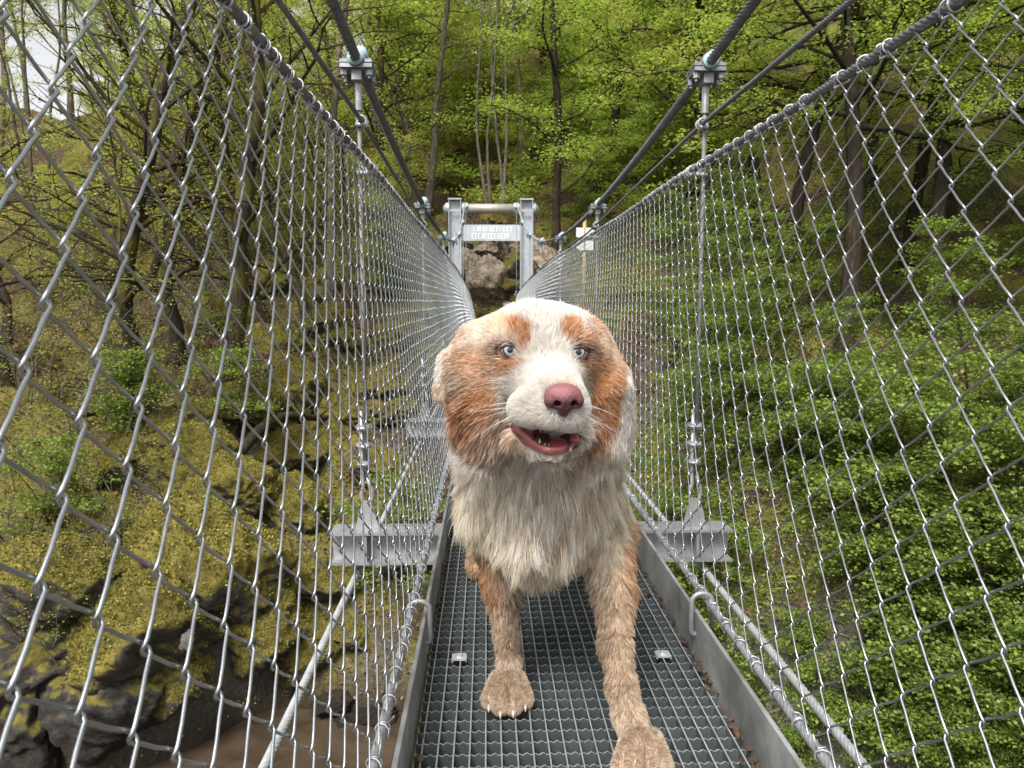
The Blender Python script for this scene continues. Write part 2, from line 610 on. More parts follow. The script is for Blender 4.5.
# white quartz stone
rock('pale_stone', gpt(209, 630, 4.5) + np.array([0, -0.75, 0.12]), (0.12, 0.1, 0.26), mat_plain('pale_quartz', (0.6, 0.58, 0.55), 0.7, 0.3, 0.3, 12), 3, 0.4, 'small white stone set in the mossy rock', 'stone', rx=0.4)
rr = random.Random(9)
for i, (px, py, s) in enumerate(((215, 505, .9), (270, 470, .8), (330, 455, .8), (385, 480, .6), (180, 470, .8), (240, 420, .9), (300, 405, .9), (360, 400, .8), (400, 430, .6), (280, 355, .9), (335, 345, .9), (390, 350, .8), (230, 340, .9), (420, 320, .6), (310, 300, 1.0), (370, 290, 1.0), (255, 290, 1.0))):
    p = gpt(px + rr.uniform(-12, 12), py, 6.0)
    rock('mossy_boulder', p + np.array([0, 0.3, 0.12]), (s * rr.uniform(0.8, 1.3), s * rr.uniform(0.7, 1.0), s * rr.uniform(0.55, 0.85)), M_ROCK_MOSSY, i, rr.uniform(0, 6), 'yellow mossed boulder of the rocky slope behind the left fence', 'boulder', 'mossy boulders up the left slope')
for i, (px, py, s) in enumerate(((250, 300, .8), (320, 330, .9), (285, 380, .8), (395, 285, .7), (440, 150, .9), (415, 175, .8), (370, 210, .8), (340, 420, .7), (395, 350, .6), (600, 250, .7), (690, 210, .9), (640, 180, .8), (620, 215, .8),
                                 (730, 300, .6), (770, 530, .6), (960, 440, .7), (1000, 560, .6), (850, 470, .5), (170, 440, .7), (120, 470, .8), (560, 230, .6), (575, 265, .5))):
    p = gpt(px, py, 8.0)
    m = M_ROCK_MOSSY if px < 640 else M_ROCK_HALF
    z = p + np.array([0, 0.3, 0.05])
    rock('hillside_rock', z, (s * rr.uniform(0.7, 1.2), s * rr.uniform(0.7, 1.1), s * rr.uniform(0.5, 0.8)), m, i, rr.uniform(0, 6), 'mossy rock showing through the undergrowth of the hillside', 'boulder', 'rocks scattered over the hillside')
# ================================================================== trees and undergrowth
def mat_leaf(name, c_dark, c_light, t_dark, t_light, trans=0.45):
    m, nt, bs = new_mat(name)
    geo = nt.nodes.new('ShaderNodeNewGeometry')
    r1 = ramp(nt, geo.outputs['Random Per Island'], [(0.0, c_dark), (1.0, c_light)])
    r2 = ramp(nt, geo.outputs['Random Per Island'], [(0.0, t_dark), (1.0, t_light)])
    nt.links.new(r1.outputs[0], bs.inputs['Base Color'])
    bs.inputs['Roughness'].default_value = 0.5
    bs.inputs['Specular IOR Level'].default_value = 0.3
    tr = nt.nodes.new('ShaderNodeBsdfTranslucent')
    nt.links.new(r2.outputs[0], tr.inputs['Color'])
    mx = nt.nodes.new('ShaderNodeMixShader')
    mx.inputs[0].default_value = trans
    nt.links.new(bs.outputs[0], mx.inputs[1])
    nt.links.new(tr.outputs[0], mx.inputs[2])
    nt.links.new(mx.outputs[0], nt.nodes['Material Output'].inputs['Surface'])
    return m


def mat_bark(name, bark, moss, amount):
    m, nt, bs = new_mat(name)
    tc = nt.nodes.new('ShaderNodeTexCoord')
    mp = nt.nodes.new('ShaderNodeMapping')
    mp.inputs['Scale'].default_value = (9, 9, 1.6)
    nt.links.new(tc.outputs['Object'], mp.inputs['Vector'])
    n1 = nt.nodes.new('ShaderNodeTexNoise')
    n1.inputs['Scale'].default_value = 3.0
    n1.inputs['Detail'].default_value = 7
    nt.links.new(mp.outputs[0], n1.inputs['Vector'])
    n2 = tex_noise(nt, 1.6, 6, 0.65)
    b = ramp(nt, n1.outputs['Fac'], [(0.3, tuple(c * 0.4 for c in bark)), (0.6, bark), (0.8, tuple(min(1, c * 1.9) for c in bark))])
    g = ramp(nt, n1.outputs['Fac'], [(0.3, tuple(c * 0.5 for c in moss)), (0.7, moss)])
    f = ramp(nt, n2.outputs['Fac'], [(0.62 - amount * 0.3, (0, 0, 0)), (0.72 - amount * 0.3, (1, 1, 1))])
    nt.links.new(mixc(nt, f.outputs[0], b.outputs[0], g.outputs[0]), bs.inputs['Base Color'])
    bs.inputs['Roughness'].default_value = 0.9
    bs.inputs['Specular IOR Level'].default_value = 0.15
    bump(nt, bs, n1.outputs['Fac'], 0.8, 0.03)
    return m


M_LEAF_BRIGHT = mat_leaf('fresh_leaf', (0.17, 0.24, 0.045), (0.37, 0.46, 0.10), (0.34, 0.47, 0.06), (0.62, 0.76, 0.14), 0.46)
M_LEAF_OLIVE = mat_leaf('young_leaf', (0.15, 0.18, 0.035), (0.30, 0.32, 0.08), (0.34, 0.40, 0.06), (0.58, 0.62, 0.12), 0.45)
M_LEAF_DEEP = mat_leaf('undergrowth_leaf', (0.05, 0.088, 0.018), (0.23, 0.30, 0.06), (0.18, 0.28, 0.03), (0.42, 0.55, 0.09), 0.3)
M_BARK_DARK = mat_bark('dark_bark', (0.035, 0.027, 0.021), (0.07, 0.07, 0.016), 0.2)
M_BARK_MOSS = mat_bark('mossy_bark', (0.042, 0.032, 0.024), (0.11, 0.098, 0.022), 0.4)
M_BARK_GREY = mat_bark('grey_bark', (0.13, 0.11, 0.09), (0.13, 0.13, 0.03), 0.3)


def leaf_quads(P, size, r2, tilt=0.5, droop=0.0, wide=0.36):
    """Small folded leaves at the points P."""
    n = len(P)
    a = r2.uniform(0, 2 * np.pi, n)
    nz = np.stack([r2.normal(0, tilt, n), r2.normal(0, tilt, n), np.ones(n)], 1)
    nz /= np.linalg.norm(nz, axis=1)[:, None]
    d = np.stack([np.cos(a), np.sin(a), r2.normal(0, 0.3, n) - droop], 1)
    d -= nz * (d * nz).sum(1)[:, None]
    d /= np.linalg.norm(d, axis=1)[:, None]
    b = np.cross(nz, d)
    L = size * r2.uniform(0.65, 1.3, n)[:, None]
    W = L * wide
    v = np.stack([P - d * L * 0.5, P + b * W + nz * W * 0.25, P + d * L * 0.5 - nz * L * 0.1, P - b * W + nz * W * 0.25], 1)
    return v.reshape(-1, 3), np.arange(4 * n).reshape(n, 4)


def curve_pts(p0, d, L, n, r2, wob, up):
    pts = [np.array(p0, float)]
    d = np.array(d, float)
    for i in range(n):
        d = d + r2.normal(0, wob, 3) + np.array([0, 0, up / n])
        d /= np.linalg.norm(d)
        pts.append(pts[-1] + d * L / n)
    return np.array(pts)


def grow(seed, H, r0, lean, n_br, lo, blen, up, sub, per, size, spread, flat, stems=1, wob=0.05, bark=None, leaf=None, droop=0.0, fork=0.25):
    r2 = np.random.default_rng(seed)
    mb = MB()
    sites = []
    for st in range(stems):
        base = np.array([0, 0, 0.0]) if stems == 1 else np.array([r2.normal(0, r0 * 2.2), r2.normal(0, r0 * 2.2), 0])
        ld = np.array([lean + r2.normal(0, 0.05 if stems == 1 else 0.16), r2.normal(0, 0.05 if stems == 1 else 0.16), 1.0])
        tr = curve_pts(base - np.array([0, 0, 0.5]), ld, H + 0.5, 16, r2, wob, 0.35)
        tt = np.linspace(0, 1, 17)
        rad = r0 * (1 - 0.88 * tt ** 0.9) * (1 + 0.5 * np.exp(-tt * 22))
        rad = rad * (1 + 0.06 * r2.normal(0, 1, 17))
        mb.tube(tr, rad, n=9)
        for i in range(n_br // stems):
            t = lo + (1 - lo) * (i + r2.uniform(0, 1)) / (n_br // stems)
            p0 = np.array([np.interp(t, tt, tr[:, k]) for k in range(3)])
            az = i * 2.39996 + r2.uniform(-0.5, 0.5)
            q = (t - lo) / (1 - lo)
            L = blen * (1 - 0.55 * q) * r2.uniform(0.6, 1.2)
            d = np.array([math.cos(az), math.sin(az), up * r2.uniform(0.3, 1.3) + 0.5 * q])
            bp = curve_pts(p0, d, L, 7, r2, 0.16, -droop)
            rb = max(0.006, float(np.interp(t, tt, rad)) * r2.uniform(0.3, 0.5))
            mb.tube(bp, rb * np.linspace(1, 0.2, 8), n=6, cap=False)
            for j in range(sub):
                s = 0.25 + 0.75 * (j + r2.uniform(0, 1)) / sub
                sp = np.array([np.interp(s, np.linspace(0, 1, 8), bp[:, k]) for k in range(3)])
                sd = bp[-1] - bp[0]
                sd /= np.linalg.norm(sd)
                side = np.cross(sd, [0, 0, 1]) * (1 if j % 2 else -1)
                dd = sd * 0.7 + side * r2.uniform(0.5, 1.2) + np.array([0, 0, r2.uniform(-0.1, 0.35)])
                dd /= np.linalg.norm(dd)
                tp = curve_pts(sp, dd, L * r2.uniform(0.25, 0.5), 4, r2, 0.2, -droop * 0.6)
                mb.tube(tp, rb * 0.32 * np.linspace(1, 0.3, 5), n=4, cap=False)
                sites += list(tp[1:])
            sites += list(bp[4:])
    S = np.array(sites)
    n = max(1, int(per * len(S)))
    idx = r2.integers(0, len(S), n)
    wgt = r2.gamma(0.45, 1.0, len(S))
    idx = r2.choice(len(S), n, p=wgt / wgt.sum())
    P = S[idx] + r2.normal(0, 1, (n, 3)) * np.array([spread, spread, spread * flat])
    V, Q = leaf_quads(P, size, r2, 0.45, droop * 0.3)
    trunk = mb.build('trunk', bark, link=False)
    crown = fast_mesh('crown', V, Q, leaf, smooth=False, link=False)
    return trunk.data, crown.data, n


KINDS_T = {
    # dense layered young beech-like trees on the right
    'leafy': [grow(100 + s, 11, 0.17, 0.05, 40, 0.36, 3.4, 0.35, 7, (22, 30, 15)[s], (0.062, 0.05, 0.082)[s], 0.19, 0.25, bark=M_BARK_DARK, leaf=(M_LEAF_BRIGHT, M_LEAF_BRIGHT, M_LEAF_OLIVE)[s], droop=0.25) for s in range(3)],
    # tall slim forest trees, thin crowns
    'slim': [grow(200 + s, 15, 0.13, 0.03, 30, 0.30, 2.4, 0.7, 6, 16, 0.068, 0.22, 0.4, bark=M_BARK_GREY, leaf=M_LEAF_OLIVE) for s in range(3)],
    'slim_green': [grow(250 + s, 15, 0.14, 0.03, 34, 0.16, 2.6, 0.5, 6, 24, 0.072, 0.22, 0.35, bark=M_BARK_MOSS, leaf=M_LEAF_BRIGHT, droop=0.15) for s in range(2)],
    # gnarled mossy trees with hardly any leaf yet
    'gnarled': [grow(300 + s, 12, 0.19, 0.22, 26, 0.16, 3.2, 0.8, 7, 5.0, 0.055, 0.20, 0.5, bark=M_BARK_MOSS, leaf=M_LEAF_OLIVE, wob=0.13) for s in range(3)],
    'multi': [grow(400 + s, 11, 0.06, 0.02, 24, 0.35, 1.5, 1.1, 4, 6, 0.06, 0.2, 0.5, stems=4, bark=M_BARK_GREY, leaf=M_LEAF_OLIVE) for s in range(2)],
    'shrub': [grow(500 + s, 1.5, 0.022, 0.0, 26, 0.08, 0.9, 0.5, 5, 11, 0.06, 0.12, 0.3, stems=5, bark=M_BARK_DARK, leaf=M_LEAF_DEEP, droop=0.3) for s in range(3)],
    'sapling': [grow(550 + s, 3.2, 0.03, 0.05, 22, 0.12, 1.2, 0.45, 5, 14, 0.062, 0.14, 0.25, bark=M_BARK_DARK, leaf=M_LEAF_BRIGHT, droop=0.2) for s in range(2)],
    'deep_sapling': [grow(560 + s, 3.2, 0.03, 0.05, 20, 0.15, 1.2, 0.45, 5, 11, 0.06, 0.14, 0.25, bark=M_BARK_DARK, leaf=M_LEAF_DEEP, droop=0.2) for s in range(2)],
    'olive_sapling': [grow(580 + s, 3.4, 0.025, 0.05, 22, 0.15, 1.1, 0.6, 5, 7, 0.055, 0.14, 0.4, bark=M_BARK_GREY, leaf=M_LEAF_OLIVE) for s in range(2)],
    'twiggy': [grow(600 + s, 1.7, 0.014, 0.1, 30, 0.05, 1.1, 0.6, 6, 1.6, 0.032, 0.05, 0.8, stems=6, bark=M_BARK_GREY, leaf=M_LEAF_OLIVE, wob=0.16) for s in range(2)],
}


def plant(kind, k, p, scale, rz, label, cat='tree', group=None, name=None, lean=(0, 0), sz=None):
    td, cd, _ = KINDS_T[kind][k % len(KINDS_T[kind])]
    nm = name or {'leafy': 'leafy_tree', 'slim': 'slim_tree', 'slim_green': 'slim_tree', 'gnarled': 'gnarled_tree', 'multi': 'many_stemmed_tree', 'shrub': 'leafy_shrub', 'sapling': 'sapling', 'twiggy': 'bare_shrub'}[kind]
    e = empty(nm, p, label, cat, group)
    e.scale = (scale, scale, sz or scale)
    e.rotation_euler = (lean[0], lean[1], rz)
    for n_, dd in (('trunk' if kind not in ('shrub', 'twiggy') else 'stems', td), ('crown' if kind not in ('shrub', 'twiggy') else 'foliage', cd)):
        o = bpy.data.objects.new(n_, dd)
        COL.objects.link(o)
        o.parent = e
    return e


def spot(px, Y):
    x = CAM_LOC.x + (px - 487) / F_PX * Y
    return np.array([x, Y, float(ground_z(x, Y))])


# single trees one can pick out
for kind, k, px, Y, sc, rz, lean, label in (
    ('leafy', 0, 850, 12.0, 1.0, 0.3, (0, 0.04), 'dark trunked leafy tree nearest behind the right fence'),
    ('leafy', 1, 938, 13.5, 1.0, 2.0, (0.05, -0.06), 'leafy tree with forked dark limbs near the right edge'),
    ('leafy', 2, 785, 15.0, 1.05, 4.1, (0, 0), 'leafy tree between the right hanger and the nearest dark trunk'),
    ('leafy', 0, 1040, 12.0, 0.95, 5.0, (0, -0.1), 'leafy tree half cut by the right edge of the view'),
    ('slim_green', 0, 558, 21.0, 1.0, 0.0, (0, -0.02), 'mossy straight trunk rising right of the gate frame'),
    ('multi', 0, 492, 22.5, 1.0, 0.7, (0, 0), 'cluster of thin grey stems rising above the gate frame'),
    ('slim_green', 1, 640, 24.0, 1.1, 1.0, (0, 0.02), 'tall green tree above the right main cable'),
    ('slim_green', 0, 690, 21.0, 1.05, 3.4, (0, 0), 'tall green tree behind the right cable clamp'),
    ('gnarled', 0, 222, 13.2, 1.05, 0.4, (0, -0.03), 'thick dark mossy trunk crossing the middle of the left fence'),
    ('gnarled', 1, 105, 17.0, 1.0, 2.6, (0, 0.0), 'mossy upright tree against the white sky'),
    ('gnarled', 2, 130, 13.5, 0.95, 3.3, (0.0, -0.22), 'leaning mossy tree whose limbs reach over the left corner'),
    ('gnarled', 1, 20, 12.5, 0.9, 5.2, (0, -0.15), 'crooked dark tree at the left edge'),
    ('slim', 0, 428, 24.0, 1.0, 0.9, (0, 0.12), 'thin dark tree leaning towards the gate from the left'),
    ('slim', 1, 330, 20.0, 1.0, 1.9, (0, 0), 'slim pale tree just left of the left cable clamp'),
):
    plant(kind, k, spot(px, Y), sc, rz, label, lean=lean)

rt = random.Random(17)
# the rest of the wood, on the right bright and dense, on the left thin
G1 = 'bright leafy trees filling the right slope'
for px, Y in ((720, 18), (900, 18), (1080, 16), (760, 22), (850, 21), (960, 20), (1060, 19), (720, 25), (810, 26), (910, 26), (1010, 25), (1120, 20), (1180, 16), (660, 28), (1130, 14)):
    plant('leafy', rt.randrange(3), spot(px + rt.uniform(-15, 15), Y), rt.uniform(0.85, 1.15), rt.uniform(0, 6.3), 'bright green leafy tree of the dense wood on the right slope', group=G1)
G8 = 'dark crooked trees on the left slope'
for px, Y in ((175, 15), (270, 17), (310, 19), (20, 17), (150, 20), (240, 20), (375, 22), (345, 25), (200, 24), (410, 26)):
    plant('gnarled', rt.randrange(3), spot(px, Y), rt.uniform(0.6, 0.95), rt.uniform(0, 6.3), 'dark crooked half bare tree on the left slope', group=G8, lean=(rt.uniform(-0.1, 0.1), rt.uniform(-0.2, 0.2)))
G2 = 'slim trees on the slope above the gate'
for px, Y in ((520, 26), (590, 28), (610, 24), (545, 31), (470, 30), (575, 34), (650, 33), (500, 35), (700, 32), (440, 33), (620, 37), (540, 38), (680, 38), (480, 40), (520, 43), (450, 42), (560, 45), (600, 44), (500, 48), (470, 46)):
    plant('slim_green' if px > 530 else 'slim', rt.randrange(3), spot(px, Y), rt.uniform(0.8, 1.1), rt.uniform(0, 6.3), 'slim tree in the thin wood on the slope above the gate', group=G2)
G3 = 'thin olive leaved trees on the left slope'
for px, Y in ((280, 22), (380, 27), (240, 26), (180, 21), (350, 30), (300, 33), (410, 31), (130, 25), (60, 22), (210, 31), (20, 27), (150, 32), (90, 30), (-30, 20), (260, 38), (360, 38), (-60, 28), (50, 36), (160, 40)):
    plant(rt.choice(['slim', 'slim', 'gnarled', 'multi']), rt.randrange(3), spot(px, Y), rt.uniform(0.7, 1.0), rt.uniform(0, 6.3), 'thin half bare tree with olive leaves on the left slope', group=G3)
for i in range(14):
    px, Y = rt.uniform(-40, 470), rt.uniform(30, 44)
    plant(rt.choice(['slim', 'slim_green', 'slim', 'multi']), rt.randrange(3), spot(px, Y), rt.uniform(0.55, 0.9), rt.uniform(0, 6.3), 'thin half bare tree with olive leaves on the left slope', group=G3)
for i in range(9):
    px, py = rt.uniform(0, 440), rt.uniform(130, 330)
    p = gpt(px, py, 9.0)
    if p[1] < 45:
        td = 'sapling'
        e = plant('olive_sapling', i, p, rt.uniform(0.7, 1.4), rt.uniform(0, 6.3), 'thin sapling with sparse olive leaves on the left slope', 'sapling', 'olive saplings on the left slope', name='sapling')
for i in range(16):
    px, py = rt.uniform(0, 430), rt.uniform(90, 300)
    p = gpt(px, py, 9.0)
    if p[1] < 45:
        plant('olive_sapling', i, p, rt.uniform(0.7, 1.3), rt.uniform(0, 6.3), 'thin sapling with sparse olive leaves on the left slope', 'sapling', 'olive saplings on the left slope', name='sapling')
for i in range(44):
    x, y = rt.uniform(-11, 0.5), rt.uniform(25, 40)
    p = np.array([x, y, float(ground_z(x, y)) - 0.1])
    plant(rt.choice(['olive_sapling', 'twiggy', 'sapling']), i, p, rt.uniform(1.2, 2.2), rt.uniform(0, 6.3), 'bushy young growth along the top of the left slope', 'shrub', 'bushes along the top of the left slope', name='hilltop_shrub')
G7 = 'saplings on the slope above the gate'
for i in range(30):
    px, py = rt.uniform(420, 720), rt.uniform(70, 250)
    p = gpt(px, py, 18.0)
    if p[1] < 50 and abs(p[0]) > (1.2 if p[1] < 21 else 0):
        plant('sapling' if px > 520 else 'olive_sapling', i, p, rt.uniform(0.8, 1.7), rt.uniform(0, 6.3), 'young sapling on the slope above the gate', 'sapling', G7, name='sapling')
G4 = 'saplings with fresh leaves on the right slope'
for i in range(14):
    px, py = rt.uniform(650, 1080), rt.uniform(330, 560)
    p = gpt(px, py, 5.0)
    if p[1] > 40:
        continue
    plant('deep_sapling', i, p, rt.uniform(0.5, 0.95), rt.uniform(0, 6.3), 'young sapling with fresh green leaves under the trees on the right slope', 'sapling', G4, name='sapling')
G5 = 'leafy shrubs on the gorge sides'
for i in range(36):
    if i < 28:
        px, py = rt.uniform(650, 1090), rt.uniform(380, 790)
    else:
        px, py = rt.uniform(-20, 470), rt.uniform(300, 600)
    p = gpt(px, py, 4.0)
    if p[2] < WATER_Z + 0.3 or p[1] > 40:
        continue
    plant('shrub', i, p, rt.uniform(0.45, 0.9), rt.uniform(0, 6.3), 'low leafy shrub growing on the side of the gorge', 'shrub', G5)
for i in range(16):
    p = gpt(rt.uniform(790, 1060), rt.uniform(620, 800), 3.5)
    plant('shrub', i, p, rt.uniform(0.3, 0.55), rt.uniform(0, 6.3), 'low leafy shrub growing on the side of the gorge', 'shrub', G5)
G6 = 'bare twiggy shrubs on the left bank'
for px, py, s in ((40, 640, 0.8), (110, 600, 0.8), (75, 690, 0.7), (20, 560, 0.9), (160, 480, 0.9), (60, 470, 1.0), (130, 410, 1.0), (230, 440, 0.9), (30, 400, 1.1), (300, 350, 1.1), (200, 330, 1.2), (260, 260, 1.2), (90, 330, 1.2), (150, 560, 0.6), (345, 300, 1.1), (400, 230, 1.2)):
    p = gpt(px, py, 6.0)
    plant('twiggy', rt.randrange(2), p, s * 1.15, rt.uniform(0, 6.3), 'bare shrub of thin grey twigs with tiny buds on the left bank', 'shrub', G6)

# fallen mossy trunks
for (px0, py0, px1, py1, r_t, lab) in ((95, 425, 250, 470, 0.10, 'fallen mossy trunk lying across the bank behind the left fence'), (240, 470, 330, 425, 0.08, 'shorter fallen trunk near the left crossbeam'), (905, 545, 860, 640, 0.07, 'pale dead branch lying on the leafy bank at the right'), (1000, 600, 1030, 530, 0.06, 'thin dead branch on the right bank by the edge of view')):
    a, b = gpt(px0, py0, 6), gpt(px1, py1, 6)
    mb = MB()
    n = 12
    pts = np.array([a + (b - a) * t + np.array([0, -0.15, 0.22 + 0.12 * math.sin(t * 5) + 0.2 * math.sin(t * 3.14)]) for t in np.linspace(-0.1, 1.1, n)])
    mb.tube(pts, r_t * np.linspace(1.2, 0.6, n), n=9)
    ft = mb.build('fallen_trunk', M_BARK_MOSS)
    tag(ft, lab, 'fallen trunk')
    for k in (4, 7, 9):
        mb = MB()
        mb.tube(curve_pts(pts[k], [rt.uniform(-1, 1), -0.4, 0.8], 0.7, 5, np.random.default_rng(k), 0.2, 0.1), r_t * 0.3 * np.linspace(1, 0.2, 6), n=5)
        mb.build('branch', M_BARK_MOSS, ft)

# ground cover: leaves and blades nobody could count
r2 = np.random.default_rng(77)


def cover(n, xr, yr, keep_fn, size, lift, mat, name, label, tilt=0.7, wide=0.36):
    x = r2.uniform(*xr, n)
    y = r2.uniform(*yr, n)
    z = ground_z(x, y)
    k = keep_fn(x, y, z) & (z > WATER_Z + 0.12)
    P = np.stack([x, y, z], 1)[k]
    # little heaps
    P = P + np.stack([r2.normal(0, 0.03, len(P)), r2.normal(0, 0.03, len(P)), np.abs(r2.normal(0, lift, len(P)))], 1)
    V, Q = leaf_quads(P, size, r2, tilt, 0.0, wide)
    o = fast_mesh(name, V, Q, mat, smooth=False)
    return tag(o, label, 'ground cover', kind='stuff')


def m_right(x, y, z):
    return (fbm(x * 0.9, y * 0.9, 41, 4) > 0.02 - 0.05 * (x > 2)) & (np.abs(x + 0.05) > 1.5)


def m_left(x, y, z):
    return (fbm(x * 0.8, y * 0.8, 43, 4) > 0.12) & (x < -1.4)


cover(230000, (0.6, 17), (4, 24), m_right, 0.055, 0.13, M_LEAF_DEEP, 'undergrowth', 'low green leafy undergrowth covering the right slope')
cover(60000, (-14, -0.6), (8, 26), m_left, 0.042, 0.09, M_LEAF_DEEP, 'ivy', 'patches of dark ivy over the left bank')
M_DEAD = mat_leaf('fallen_leaf', (0.09, 0.05, 0.028), (0.26, 0.16, 0.09), (0.1, 0.05, 0.02), (0.2, 0.1, 0.05), 0.1)
cover(220000, (-14, 14), (6, 30), lambda x, y, z: (fbm(x * 0.6, y * 0.6, 51, 4) < 0.12), 0.06, 0.012, M_DEAD, 'leaf_litter', 'brown fallen leaves lying over the forest floor', 0.35)
cover(380000, (-13, 4), (7.5, 38), lambda x, y, z: (fbm(x * 0.6, y * 0.6, 51, 4) > 0.06), 0.035, 0.02, M_MOSS, 'moss', 'yellow green moss growing over the rocky slope', 1.0)
cover(90000, (2, 12), (3.5, 12), lambda x, y, z: (fbm(x * 0.8, y * 0.8, 55, 3) > -0.15), 0.17, 0.05, M_LEAF_DEEP, 'grass', 'long green grass tufts on the right bank', 2.6, 0.05)
cover(160000, (2, 12), (3.2, 13), lambda x, y, z: (fbm(x * 0.6, y * 0.6, 57, 4) > -0.2), 0.03, 0.02, M_MOSS, 'moss', 'olive moss over the foot of the right bank', 1.0)

# signpost beyond the right fence
sg = empty('signpost', at(584.5, 251, 18.5), 'small post with two white pointed direction boards beyond the right fence', 'signpost')
mb = MB()
mb.tube([[0, 0.04, -1.6], [0, 0.04, 0.75]], 0.045, n=10)
mb.build('post', mat_plain('ochre_wood', (0.38, 0.30, 0.14), 0.7, 0.3, 0.25, 8), sg)
M_BOARD = mat_plain('white_board', (0.78, 0.79, 0.80), 0.5, 0.4, 0.05, 6)
for zc_, s in ((0.43, 1), (0.13, -1)):
    w = [(-0.20 * s, -0.11), (0.14 * s, -0.11), (0.25 * s, 0.0), (0.14 * s, 0.11), (-0.20 * s, 0.11)]
    if s < 0:
        w = w[::-1]
    mb = MB()
    n = 5
    mb.add([[a, -0.03, zc_ + b] for a, b in w] + [[a, -0.01, zc_ + b] for a, b in w], [tuple(range(n)), tuple(range(2 * n - 1, n - 1, -1))] + [((i + 1) % n, i, n + i, n + (i + 1) % n) for i in range(n)])
    mb.build('direction_board', M_BOARD, sg, smooth=False)
    mb = MB()
    mb.box((-0.02, -0.036, zc_ - 0.11), (0.02, -0.0301, zc_ + 0.11))
    mb.build('board_bracket', M_BOARD if 0 else bpy.data.materials['ochre_wood'], sg, smooth=False)
# ================================================================== the footbridge
M_GALV = mat_metal('galvanised_steel', (0.25, 0.26, 0.27), (0.42, 0.43, 0.44), 0.5, 0.6, 14)
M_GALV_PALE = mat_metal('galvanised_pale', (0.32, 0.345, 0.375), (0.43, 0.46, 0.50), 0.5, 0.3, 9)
M_WIRE = mat_metal('mesh_wire', (0.36, 0.38, 0.40), (0.50, 0.52, 0.55), 0.33, 1.0, 30, 0.05)
M_ROPE = mat_metal('wire_rope', (0.34, 0.35, 0.37), (0.52, 0.53, 0.55), 0.45, 0.7, 40)
M_ROPE_PALE = mat_metal('wire_rope_pale', (0.42, 0.44, 0.46), (0.58, 0.59, 0.60), 0.5, 0.5, 40)
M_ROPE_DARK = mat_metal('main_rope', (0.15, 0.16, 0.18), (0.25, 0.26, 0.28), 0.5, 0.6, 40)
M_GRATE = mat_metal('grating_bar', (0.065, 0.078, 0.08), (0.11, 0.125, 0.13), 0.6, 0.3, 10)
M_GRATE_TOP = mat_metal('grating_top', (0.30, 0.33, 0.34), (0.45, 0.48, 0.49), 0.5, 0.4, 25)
M_ROD = mat_metal('hanger_rod_steel', (0.13, 0.13, 0.13), (0.22, 0.22, 0.22), 0.6, 0.3, 30)
M_CLAMP = mat_metal('cast_clamp', (0.16, 0.17, 0.18), (0.27, 0.28, 0.29), 0.5, 0.6, 30)
M_LINER = mat_plain('clamp_liner', (0.30, 0.44, 0.47), 0.5)

Y0, Y1 = -2.1, 15.5
HANG_Y = [0.1 + 2.2 * k for k in range(8)]


def deck_z(y):
    return -0.0023 * np.maximum(0, np.asarray(y, float) - 5.5) ** 2


def cable_z(y):
    return 1.19 + 0.0132 * (np.asarray(y, float) - 5.5) ** 2


def rope_ys(a, b):
    out, y = [], a
    while y < b:
        out.append(y)
        y += 0.007 if y < 3.2 else (0.016 if y < 6 else 0.12)
    out.append(b)
    return np.array(out)


def rope(mb, xf, zf, a, b, rad, pitch):
    ys = rope_ys(a, b)
    pts = np.stack([np.broadcast_to(xf(ys), ys.shape), ys, np.broadcast_to(zf(ys), ys.shape)], 1)
    lob = np.where(ys < 6, 0.16, 0.0)
    mb.tube(pts, rad, n=18, twist=2 * np.pi * ys / pitch, lobes=6, lobe=lob)


# --- deck, toe boards and crossbeams: one thing
bridge = empty('footbridge', (0, 0, 0), 'narrow suspension footbridge deck of dark steel grating between low grey toe boards', 'footbridge')


